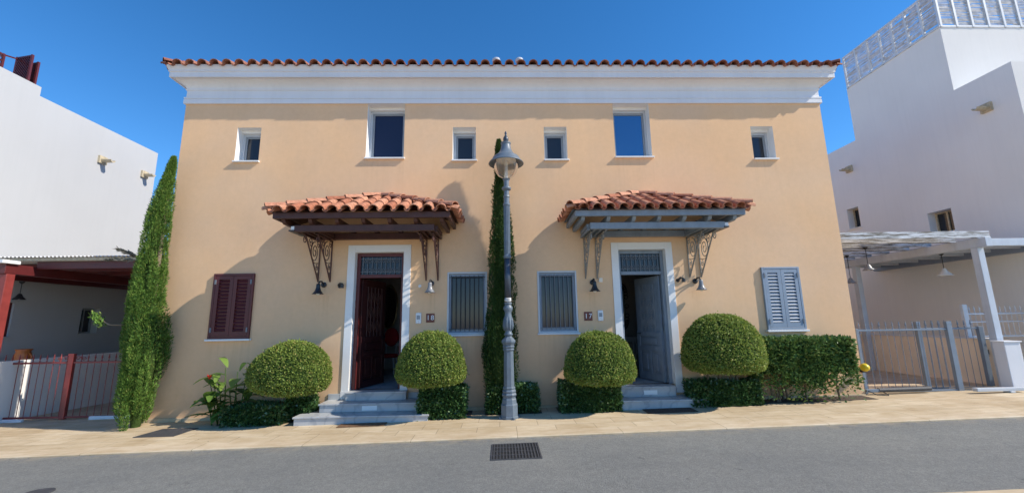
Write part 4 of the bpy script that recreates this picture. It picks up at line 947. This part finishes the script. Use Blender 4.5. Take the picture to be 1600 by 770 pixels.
m = MB(); m.lathe([(.06, 1.6205), (.078, 1.64), (.082, 1.655), (.062, 1.68), (.060, 1.72), (.074, 1.75), (.083, 1.80), (.078, 1.90), (.062, 2.00), (.058, 2.04), (.07, 2.07), (.088, 2.11), (.082, 2.145), (.062, 2.165), (.060, 2.19), (.072, 2.20), (.072, 2.215), (.062, 2.225)], c0, 20)
for k in range(10):      # acanthus ribs
    a = 2*PI*k/10; m.tube([(lx+.072*math.cos(a), ly+.072*math.sin(a), 1.72), (lx+.089*math.cos(a), ly+.089*math.sin(a), 1.80), (lx+.083*math.cos(a), ly+.083*math.sin(a), 1.89), (lx+.066*math.cos(a), ly+.066*math.sin(a), 1.97)], [.010, .013, .010, .005], 5)
m.build('baluster', M['lamp_paint'], lamp, smooth=True)
m = MB(); m.lathe([(.062, 2.2255), (.061, 2.31)], c0, 16); m.build('worn_paint_band', M['weathered'], lamp, smooth=True)
m = MB(); m.lathe([(.060, 2.3105), (.057, 3.04)], c0, 20); m.build('pole', M['lamp_dark'], lamp, smooth=True)
m = MB(); m.lathe([(.060, 3.0405), (.072, 3.06), (.072, 3.09), (.062, 3.11), (.055, 3.12)], c0, 20); 
def fluted(mb, r_, z0, z1, nf=14):
    vs = []; n = nf*4
    for z in (z0, z1):
        for k in range(n):
            a = 2*PI*k/n; q = r_*(1 if k % 4 in (0, 1) else .86); vs.append((lx+q*math.cos(a), ly+q*math.sin(a), z))
    mb.add(vs, [(k, (k+1) % n, n+(k+1) % n, n+k) for k in range(n)])
fluted(m, .060, 3.12, 4.06); m.lathe([(.052, 4.05), (.068, 4.07), (.068, 4.10), (.055, 4.115), (.055, 4.22), (.066, 4.235), (.060, 4.26), (.05, 4.28), (.05, 4.36), (.085, 4.385), (.092, 4.41), (.085, 4.43), (.05, 4.445), (.052, 4.56), (.075, 4.60)], c0, 20)
m.build('upper_pole', M['lamp_paint'], lamp)
m = MB(); m.lathe([(.05, 4.60), (.085, 4.612), (.15, 4.66), (.205, 4.74), (.235, 4.84), (.245, 4.935)], c0, 32, cap=False); m.build('glass_bowl', M['bowl'], lamp, smooth=True)
m = MB(); m.lathe([(0, 4.985), (.22, 4.985), (.25, 4.955), (.335, 4.905), (.345, 4.91), (.335, 4.93), (.27, 5.00), (.262, 5.03), (.245, 5.05), (.19, 5.08), (.14, 5.14), (.105, 5.21), (.09, 5.29), (.085, 5.31), (.10, 5.325), (.10, 5.345), (.05, 5.36), (0, 5.362)], c0, 36, cap=False); m.build('hood', M['lamp_paint'], lamp, smooth=True)
m = MB(); m.lathe([(0, 4.983), (.20, 4.982), (.20, 4.974), (.10, 4.965), (0, 4.96)], c0, 24, cap=False); m.build('reflector', M['enamel'], lamp)
m = MB(); m.lathe([(.035, 4.60), (.03, 4.84), (.045, 4.86), (.0, 4.862)], c0, 14, cap=False); m.build('lamp_holder', M['alu_light'], lamp, smooth=True)
m = MB(); m.lathe([(0, 4.866), (.03, 4.872), (.038, 4.90), (.03, 4.958)], c0, 12, cap=False); m.build('bulb', M['enamel'], lamp, smooth=True)
m = MB(); m.lathe([(.03, 5.358), (.045, 5.375), (.055, 5.41), (.05, 5.45), (.028, 5.49), (.018, 5.52), (.026, 5.545), (.02, 5.57), (.006, 5.595), (0, 5.60)], c0, 16, cap=False); m.build('finial', M['lamp_dark'], lamp, smooth=True)

# ================================================================= LEFT NEIGHBOUR
XL = -12.0
nl = thing('house', 'plain white house on the left with two stone roof spouts', 'house', (XL-3, 2, 0))
m = MB(); zt = 7.68
def L_wall(mb, y0, y1, z1):
    mb.quad((XL, y0, -.5), (XL, y1, -.5), (XL, y1, z1), (XL, y0, z1))
wins = [(3.62, 4.12, 1.70, 2.46)]
def side_wall(mb, X, y0, y1, z0, z1, openings):
    ys = sorted({y0, y1, *[v for o in openings for v in o[:2]]}); zs = sorted({z0, z1, *[v for o in openings for v in o[2:]]})
    for a, b in zip(ys[:-1], ys[1:]):
        for c, d in zip(zs[:-1], zs[1:]):
            if any(o[0] < (a+b)/2 < o[1] and o[2] < (c+d)/2 < o[3] for o in openings): continue
            mb.quad((X, a, c), (X, b, c), (X, b, d), (X, a, d))
LW = [(3.60, 4.12, 1.72, 2.42), (.95, 1.95, 1.70, 2.50)]
side_wall(m, XL, -1.0, 9.3, -.6, 3.3, LW); side_wall(m, XL, -1.0, 5.33, 3.3, 7.74, [])
m.quad((XL, 1.62, 7.74), (XL, -1.0, 7.74), (XL, -1.0, 7.98), (XL, 1.62, 7.98))
m.quad((XL, 5.33, 3.3), (XL-6, 5.33, 3.3), (XL-6, 5.33, 7.74), (XL, 5.33, 7.74)); m.quad((XL, -1, -.6), (XL-6, -1, -.6), (XL-6, -1, 7.98), (XL, -1, 7.98))
m.quad((XL, 1.62, 7.74), (XL, 5.33, 7.74), (XL-6, 5.33, 7.74), (XL-6, 1.62, 7.74)); m.quad((XL, -1, 7.98), (XL, 1.62, 7.98), (XL-6, 1.62, 7.98), (XL-6, -1, 7.98)); m.quad((XL, 1.62, 7.74), (XL-6, 1.62, 7.74), (XL-6, 1.62, 7.98), (XL, 1.62, 7.98))
m.quad((XL, 5.33, 3.3), (XL, 9.3, 3.3), (XL-6, 9.3, 3.3), (XL-6, 5.33, 3.3))
m.build('wall', M['white_wall'], nl, fix=False)
def side_window(X, y0, y1, z0, z1, parent, face, frame, pane, depth, sgn):
    """window in a wall of constant x; sgn +1: room lies toward +x"""
    f = MB(); d = X+sgn*depth; q = .045; e = sgn*.03
    a0, a1 = sorted((d, d+e))
    f.box(a0, a1, y0, y0+q, z0, z1); f.box(a0, a1, y1-q, y1, z0, z1); f.box(a0, a1, y0+q, y1-q, z0, z0+q); f.box(a0, a1, y0+q, y1-q, z1-q, z1); f.box(a0+.002, a1-.002, (y0+y1)/2-.02, (y0+y1)/2+.02, z0+q, z1-q)
    wn = f.build('window', frame, parent)
    r = MB(); r.quad((X, y0, z0), (d+e, y0, z0), (d+e, y0, z1), (X, y0, z1)); r.quad((X, y1, z0), (d+e, y1, z0), (d+e, y1, z1), (X, y1, z1)); r.quad((X, y0, z1), (X, y1, z1), (d+e, y1, z1), (d+e, y0, z1)); r.quad((X, y0, z0), (X, y1, z0), (d+e, y1, z0), (d+e, y0, z0))
    r.build('reveal', face, wn, fix=False)
    p = MB(); p.quad((d+e, y0, z0), (d+e, y1, z0), (d+e, y1, z1), (d+e, y0, z1)); p.build('pane', pane, wn)
    s = MB(); a0, a1 = sorted((X-sgn*.04, X+sgn*(depth-.002))); s.box(a0, a1, y0-.03, y1+.03, z0-.03, z0+.002); s.build('sill', face, wn)
side_window(XL, *LW[0], nl, M['white_wall'], M['alu'], M['pane_grey'], .18, -1)
side_window(XL, *LW[1], nl, M['white_wall'], M['maroon'], M['maroon'], .05, -1)
def spout(X, y, z, sgn, parent):
    m = MB(); A = [PI + PI*k/8 for k in range(9)]; vs = []
    for s_, rr in ((0, .085), (.34, .075)):
        for r_ in (rr, rr-.025):
            for a in A: vs.append((X+sgn*s_, y+r_*math.cos(a), z+r_*math.sin(a)*1.0-.03*s_))
    L = 9; fs = []
    for k in range(8): fs += [(k, k+1, 2*L+k+1, 2*L+k), (L+k, L+k+1, 3*L+k+1, 3*L+k), (2*L+k, 2*L+k+1, 3*L+k+1, 3*L+k)]
    fs += [(0, L, 3*L, 2*L), (8, 17, 35, 26)]; m.add(vs, fs)
    a0, a1 = sorted((X, X+sgn*.06)); m.box(a0, a1, y-.12, y+.12, z-.12, z+.10)
    m.build('roof_spout', M['stone_spout'], parent)
# lattice screens on its roof terrace
ls = thing('lattice_screen', 'maroon lattice screen on the roof terrace of the white house', 'screen', (-12.5, 1.0, 7.98))
def lattice(mb, a, b, z0, z1, n):
    a, b = Vector(a), Vector(b); L_ = (b-a).length; d = (b-a)/L_; H_ = z1-z0; st_ = L_/n
    k = -int(H_/st_)-1
    while k*st_ < L_:
        for sg in (1, -1):
            s0 = k*st_; pts = []
            lo = max(0, s0); hi = min(L_, s0+H_)
            if hi-lo > .02:
                za, zb2 = (z0+lo-s0, z0+hi-s0) if sg > 0 else (z1-(lo-s0), z1-(hi-s0))
                nrm = Vector((-d.y, d.x, 0))*(.006*sg)
                pa = a + d*lo + nrm; pb = a + d*hi + nrm; mb.bar((pa.x, pa.y, za), (pb.x, pb.y, zb2), .012, .028, (-d.y, d.x, 0))
        k += 1

# ================================================================= LEFT CARPORT + GATE
cp_ = thing('carport', 'maroon timber carport with corrugated roof between the two houses', 'carport', (-9.5, 1.0, 0))
yf = .55; zr = 3.385; BX = -10.3
m = MB(); n = 60; vs = []
for j, yy in enumerate((yf-.03, 8.2)):
    for i in range(n*4+1): x = -11.98 + (4.96)*i/(n*4); vs.append((x, yy, zr+.0+ (.02*j) + .016*math.sin(i*PI/2*1.0+.4)))
k = n*4+1; m.add(vs, [(i, i+1, k+i+1, k+i) for i in range(n*4)]); m.build('corrugated_roof', M['white_trim'], cp_, fix=False)
m = MB(); m.box(-11.98, -7.02, yf, yf+.03, zr-.085, zr-.021); m.build('fascia', M['stone_spout'], cp_)
m = MB(); m.box(BX+.0801, -7.03, yf+.10, yf+.22, zr-.25, zr-.09); m.build('front_beam', M['maroon'], cp_, bevel=.008)
for i, yy in enumerate((1.45, 2.3, 3.15, 4.0, 4.85, 5.7)):
    m = MB(); m.box(-11.96, -7.03, yy, yy+.09, zr-.20, zr-.03); m.build('joist', M['maroon'], cp_, bevel=.006)
m = MB(); m.box(-11.97, -11.85, yf+.2, 8, zr-.36, zr-.201); m.build('ledger', M['maroon'], cp_, bevel=.006)
m = MB(); m.box(-7.16, -7.03, yf+.23, 8, zr-.36, zr-.201); m.build('ledger', M['maroon'], cp_, bevel=.006)
m = MB(); m.box(BX-.08, BX+.08, .10, 8, zr-.40, zr-.201); m.build('long_beam', M['maroon'], cp_, bevel=.008)
m = MB(); m.box(BX-.08, BX+.08, .14, .30, -.1, zr-.401); m.build('post', M['red_paint'], cp_, bevel=.01)
m = MB(); m.box(BX-.6, BX+.14, -.02, .30, zr-.199, zr-.13); m.build('cap_board', M['white_trim'], cp_, bevel=.008)
m = MB(); m.box(-11.98, -7.02, 8.9, 9.1, -.6, 3.3); m.build('wall', M['grey_wall'], nl)
lw = MB(); lw.box(-10.42, -10.26, .36, 8.85, -.4, 1.235); t_ = lw.build('low_wall', M['grey_wall'], None, bevel=.006, origin=(-10.3, 3, 0)); tag(t_, 'low white garden wall behind the red gate', 'wall')

def pendant(x, y, zt, drop, shade, lab, r=.135):
    t = thing('pendant_lamp', lab, 'pendant lamp', (x, y, zt), 'pendant lamps hanging in the carports')
    m = MB(); m.lathe([(0, 0), (.05, 0), (.05, -.02), (.015, -.06)], (x, y, zt), 12, cap=False); m.build('ceiling_cup', M['black_metal'], t)
    m = MB(); m.tube([(x, y, zt-.04), (x, y, zt-drop)], .008, 6); m.build('rod', M['black_metal'], t)
    m = MB(); q = r/.15; m.lathe([(.02, .16*q), (.035, .15*q), (.05, .11*q), (.075*q/1.0, .07*q), (.12*q, .02*q), (.14*q, 0), (.13*q, .002), (.08*q, .05*q), (0, .12*q)], (x, y, zt-drop-.15*q), 20, cap=False); m.build('shade', shade, t, smooth=True)
    m = MB(); m.lathe([(0, -.03), (.03, -.02), (.045, .02), (.03, .06)], (x, y, zt-drop-.12*q), 12, cap=False); m.build('bulb', M['enamel'], t, smooth=True)
pendant(-11.75, 1.8, 3.0, .30, M['black_metal'], 'dark bell lamp hanging in the maroon carport')

def spike_gate(name, lab, xa, xb, y, zlo, zhi, paint, nbar, posts, knob, cat='gate', scroll=None, group=None, rail2=False, mid=None):
    t = thing(name, lab, cat, ((xa+xb)/2, y, zlo), group)
    f = MB(); f.box(xa, xb, y-.016, y+.016, zlo, zlo+.035); f.box(xa, xb, y-.016, y+.016, zhi-.035, zhi)
    if rail2: f.box(xa, xb, y-.016, y+.016, zhi-.21, zhi-.185)
    f.build('rails', paint, t, bevel=.003)
    first = None
    for k in range(nbar):
        x = xa+(xb-xa)*(k+.5)/nbar
        if any(abs(x-p[0]) < p[1]+.02 for p in posts): continue
        if first is None:
            b = MB(); b.tube([(x, y, zlo+.03), (x, y, zhi+.01)], .0065, 6); b.lathe([(.007, 0), (.014, .015), (.006, .03), (.007, .045), (.015, .075), (.009, .12), (.002, .165)], (x, y, zhi), 8)
            first = b.build('bar', paint, t); fx_ = x
        else:
            c = first.copy(); COL.objects.link(c); c.parent = t; c.location = first.location + Vector((x-fx_, 0, 0))
    for px_, hw, zt_ in posts:
        p = MB(); p.box(px_-hw, px_+hw, y-.035-(.0), y+.035, zlo-.02, zt_); p.build('post', paint, t, bevel=.005)
    if scroll:
        c = MB()
        for sg in (-1, 1):
            for (ox, oz, r_) in ((.12, .07, .05), (.24, .05, .045)):
                c.tube([(scroll+sg*(ox+r_*(1-.06*i)*math.cos(i*.6)), y, zhi+oz+r_*(1-.06*i)*math.sin(i*.6)) for i in range(13)], .008, 5)
        c.build('scroll', paint, t)
    return t
gz = ZG(-9)-.02
spike_gate('gate', 'red iron driveway gate with spikes at the maroon carport', -12.3, -7.32, .60, gz+.05, 1.20, M['red_paint'], 36, ((-9.10, .05, 1.36),), None, scroll=-9.10)
for xx, lab in ((-10.25, 'white concrete stop strip under the left end of the red gate'), (-7.95, 'white concrete stop strip under the red gate beside the leaning cypress')):
    m = MB(); m.box(xx-.55, xx+.45, .50, .56, ZG(xx)-.02, ZG(xx)+.055); tag(m.build('gate_stop', M['white_trim'], None, bevel=.01, origin=(xx, .53, ZG(xx))), lab, 'gate stop')
jar = thing('terracotta_jar', 'orange glazed jar behind the red gate', 'jar', (-11.15, 1.8, -.05))
m = MB(); m.lathe([(0, -.12), (.12, -.12), (.19, .2), (.22, .6), (.20, 1.0), (.15, 1.25), (.12, 1.37), (.15, 1.42), (.12, 1.42), (.10, 1.35), (0, 1.3)], (-11.25, 1.65, 0), 24, cap=False); m.build('body', M['terracotta'], jar, smooth=True)
m = MB(); 
for sg in (-1, 1): m.tube([(-11.25+sg*.12, 1.65, 1.34), (-11.25+sg*.20, 1.65, 1.26), (-11.25+sg*.19, 1.65, 1.05)], .016, 6)
m.build('handle', M['terracotta'], jar, smooth=True)

# ================================================================= RIGHT NEIGHBOUR
XR = 12.0
nr = thing('house', 'off white stepped house on the right with reed screens on its roof', 'house', (XR+3, 3, 0))
RW = [(4.93, 5.40, 4.85, 5.55), (2.12, 2.75, 4.10, 4.72)]
m = MB(); side_wall(m, XR, .20, 12, -.2, 7.80, RW); m.quad((XR, .20, -.2), (XR+8, .20, -.2), (XR+8, .20, 7.8), (XR, .20, 7.8)); m.quad((XR, 12, -.2), (XR+8, 12, -.2), (XR+8, 12, 7.8), (XR, 12, 7.8))
m.quad((XR, .2, 7.8), (XR+8, .2, 7.8), (XR+8, 12, 7.8), (XR, 12, 7.8))
side_wall(m, XR, 1.46, 4.60, 7.8, 9.70, []); m.quad((XR, 1.46, 7.8), (XR+8, 1.46, 7.8), (XR+8, 1.46, 9.70), (XR, 1.46, 9.70)); m.quad((XR, 4.6, 7.8), (XR+8, 4.6, 7.8), (XR+8, 4.6, 9.70), (XR, 4.6, 9.70)); m.quad((XR, 1.46, 9.70), (XR+8, 1.46, 9.70), (XR+8, 4.6, 9.70), (XR, 4.6, 9.70))
m.build('wall', M['grey_wall'], nr, fix=False)
for y0, y1, z0, z1 in RW: side_window(XR, y0, y1, z0, z1, nr, M['grey_wall'], M['stone_spout'], M['pane_grey'], .22, 1)
spout(XR, .84, 6.96, -1, nr); spout(XR, 5.0, 6.92, -1, nr)
rs = thing('reed_screen', 'white railing filled with weathered reed matting on the roof of the right house', 'screen', (XR, 3, 9.70))
zz0, zz1 = 9.70, 10.88
m = MB(); m.box(XR-.03, XR+.02, 1.44, 4.56, zz0, zz0+.05); m.box(XR-.03, XR+.02, 1.44, 4.56, zz1-.05, zz1); m.box(XR+.02, XR+7, 1.44, 1.49, zz0, zz0+.05); m.box(XR+.02, XR+7, 1.44, 1.49, zz1-.05, zz1)
m.build('rail', M['fence_white'], rs)
ys = [4.53, 4.05, 3.60, 3.16, 2.74, 2.30, 1.87]
for y in ys: m = MB(); m.box(XR-.035, XR+.025, y-.025, y+.025, zz0, zz1); m.build('post', M['fence_white'], rs)
for k in range(9): m = MB(); x = XR+.03+k*.46; m.box(x-.028, x+.028, 1.434, 1.494, zz0, zz1+.02); m.build('post', M['fence_white'], rs)
m = MB(); rr = random.Random(77); z = zz0+.07
while z < zz1-.06:
    a = 1.50
    while a < 4.5:
        b = min(4.5, a+rr.uniform(.35, .9)); t_ = rr.uniform(.006, .014); dz = rr.uniform(-.02, .02)
        if rr.random() < .93: m.bar((XR+rr.uniform(-.008, .012), a, z), (XR+rr.uniform(-.008, .012), b, z+dz), t_, t_*1.5)
        a = b
    a = XR+.05
    while a < XR+4:
        b = a+rr.uniform(.35, .9); t_ = rr.uniform(.006, .014); dz = rr.uniform(-.02, .02)
        if rr.random() < .95: m.bar((a, 1.465+rr.uniform(-.008, .01), z), (b, 1.465, z+dz), t_, t_*1.5)
        a = b
    z += rr.uniform(.014, .024)
m.build('reed_matting', M['reed'], rs)

# ---- right carport (pergola), low wall, gates
pg = thing('pergola', 'pale blue timber pergola with peeling boards between the houses', 'pergola', (10.2, 1, ZG(10)))
PX = 10.2; PY = .22
m = MB(); m.box(PX-.07, PX+.07, PY-.07, PY+.07, ZG(PX)-.1, 3.30); m.build('post', M['pergola_paint'], pg, bevel=.006)
m = MB(); m.box(PX-.07, PX+.07, 3.30, 3.44, ZG(PX)-.1, 3.30); m.build('post', M['pergola_paint'], pg, bevel=.006)
m = MB(); m.box(PX-.07, PX+.07, PY-.25, 4.3, 3.302, 3.50); m.build('long_beam', M['pergola_paint'], pg, bevel=.006)
for i in range(8):
    y = .12+i*.55; m = MB(); m.box(7.02, PX+(.2 if i == 0 else .05), y-.03, y+.03, 3.502, 3.655); m.build('board', M['weathered'], pg, bevel=.004)
for i, (y, x1) in enumerate(((.42, 9.9), (.98, 9.2), (1.5, 10.2), (2.7, 9.6))):
    m = MB(); m.box(7.05, x1, y-.11, y+.11, 3.657, 3.677); m.build('roof_plank', M['weathered'], pg)
m = MB(); m.box(PX+.0601, 12.0, PY-.06, PY+.06, 3.34, 3.50); m.build('front_beam', M['pergola_paint'], pg, bevel=.006)
m = MB(); m.box(11.86, 12.0, PY+.1, 4.6, 3.28, 3.50); m.build('ledger', M['pergola_blue'], pg, bevel=.006)
for i in range(7):
    y = .75+i*.6; m = MB(); m.box(PX+.061, 11.859, y-.035, y+.035, 3.37, 3.49); m.build('joist', M['pergola_paint'], pg)
m = MB(); m.box(PX+.07, 11.99, PY+.1, 4.6, 3.502, 3.53); m.build('roof_board', M['pergola_blue'], pg)
lw = MB(); lw.box(10.28, 10.45, .36, 9, -.1, 1.335); t_ = lw.build('low_wall', M['peach_low'], None, bevel=.006, origin=(10.3, 3, ZG(10))); tag(t_, 'low peach garden wall behind the blue grey gate', 'wall')
m = MB(); m.box(10.26, 10.47, .34, 9, 1.337, 1.36); m.build('coping', M['white_trim'], t_, bevel=.004)
m = MB(); m.box(7.01, 12.0, 9.0, 9.15, -.1, 3.0); m.build('wall', M['grey_wall'], nr)
g1 = spike_gate('gate', 'front leaf of the blue grey spiked driveway gate beside the peach house', 7.10, 9.10, .10, ZG(8)+.015, 1.60, M['gate_blue'], 14, ((7.10, .03, 1.62), (9.07, .055, 1.74)), None, group='blue grey driveway gate leaves')
g2 = spike_gate('gate', 'rear leaf of the blue grey spiked driveway gate, ending at the white box', 8.70, 10.15, .42, ZG(9)-.02, 1.60, M['gate_blue'], 10, ((8.74, .045, 1.74), (10.11, .05, 1.62)), None, group='blue grey driveway gate leaves')
# gate motor arm, bottom operator, control box, yellow beacon
ga = thing('gate_motor', 'dark sliding gate motor arm lying at the foot of the gate beside the peach house', 'gate motor', (7.9, .0, ZG(8)))
m = MB(); m.tube([(7.28, .0, ZG(7.3)+.085), (8.35, .0, ZG(8.3)+.085)], .042, 12); m.build('arm', M['plate_iron'], ga, smooth=False)
m = MB(); m.box(7.02, 7.30, -.03, .03, ZG(7.2)+.06, ZG(7.2)+.11); m.build('bracket', M['gate_blue'], ga, bevel=.004)
m = MB(); m.tube([(7.05, -.03, ZG(7)+.09), (7.15, -.10, ZG(7)+.02), (7.35, -.14, ZG(7)+.012), (7.42, -.06, ZG(7)+.012), (7.36, .0, ZG(7)+.06)], .008, 6); m.build('cable', M['black_rubber'], ga)
m = MB(); m.box(8.98, 9.93, -.30, -.20, .40, .465); m.box(9.62, 9.72, -.32, -.18, .37, .3999); t_ = m.build('gate_motor', M['alu_light'], None, bevel=.01, origin=(9.5, -.25, ZG(9.5))); tag(t_, 'pale grey gate motor bar at the foot of the pergola post', 'gate motor')
m = MB(); m.box(9.64, 9.90, -.28, -.22, ZG(9.7), .3695); m.build('stand', M['alu'], t_)
bx = MB(); bx.box(9.93, 10.27, -.12, .09, ZG(10.4)+.0, 1.31); t_ = bx.build('cabinet', M['white_trim'], None, bevel=.01, origin=(10.1, 0, ZG(10.1))); tag(t_, 'white upright meter cabinet beside the pergola post', 'cabinet')
m = MB(); m.box(9.91, 10.29, -.14, .11, 1.3105, 1.335); m.build('lid', M['white_trim'], t_, bevel=.004)
bc = thing('warning_lamp', 'round yellow warning lamp on the right corner of the peach house', 'warning lamp', (7.0, -.05, .85))
m = MB(); m.lathe([(0, 0), (.05, .005), (.075, .04), (.08, .08), (.06, .125), (.025, .15), (0, .155)], (7.0, -.02, .87), 16, axis=Matrix.Rotation(PI/2, 3, 'X'), cap=False); m.build('lens', M['yellow'], bc, smooth=True)
m = MB(); m.box(6.96, 7.05, -.06, .0, .77, .83); m.build('mount', M['black_rubber'], bc)
m = MB(); m.box(10.235, 10.279, .47, .53, 1.02, 1.12); tag(m.build('photocell', M['black_rubber'], None, bevel=.004, origin=(10.26, .5, 1.02)), 'small black photocell on the end of the low peach wall', 'photocell')
fz = spike_gate('fence', 'white spiked fence panel beyond the pergola post', 10.36, 11.95, .92, 1.36, 1.90, M['fence_white'], 13, ((10.42, .055, 2.10),), None, cat='fence', rail2=True)
spike_gate('gate', 'tall grey spiked side gate at the right edge of the photo', 11.35, 12.6, -.12, ZG(12)+.05, 1.98, M['gate_blue'], 9, ((11.38, .05, 2.05),), None, rail2=True)
pendant(8.55, 1.15, 3.50, .42, M['grey_bell'], 'dark rod bell lamp hanging first under the peeling boards')
pendant(9.15, 2.4, 3.49, .62, M['grey_bell'], 'pale bell lamp hanging farther back behind the dark rod lamp')
pendant(10.62, 1.35, 3.36, .38, M['white_plastic'], 'white bell lamp hanging beside the long pergola beam', r=.17)
spout(XL, 3.45, 6.75, 1, nl); spout(XL, 4.9, 6.83, 1, nl)
for a, b, z1 in (((-12.60, 1.50), (-12.12, 1.40), 8.72), ((-12.34, 1.60), (-12.12, 1.555), 8.62), ((-12.50, .70), (-12.49, 1.13), 8.56)):
    L_ = math.hypot(b[0]-a[0], b[1]-a[1]); m = MB(); lattice(m, (*a, 0), (*b, 0), 8.0, z1, 7 if a[0] < -12.55 else 4); m.build('lattice', M['maroon'], ls)
    for p in (a, b): m = MB(); m.box(p[0]-.022, p[0]+.022, p[1]-.022, p[1]+.022, 7.98, z1+.03); m.build('post', M['maroon'], ls)
    m = MB(); m.bar((*a, z1), (*b, z1), .04, .04); m.build('top_rail', M['maroon'], ls)
m = MB(); m.bar((-12.49, 1.13, 8.56), (-12.60, 1.50, 8.70), .03, .035); m.build('top_rail', M['maroon'], ls)
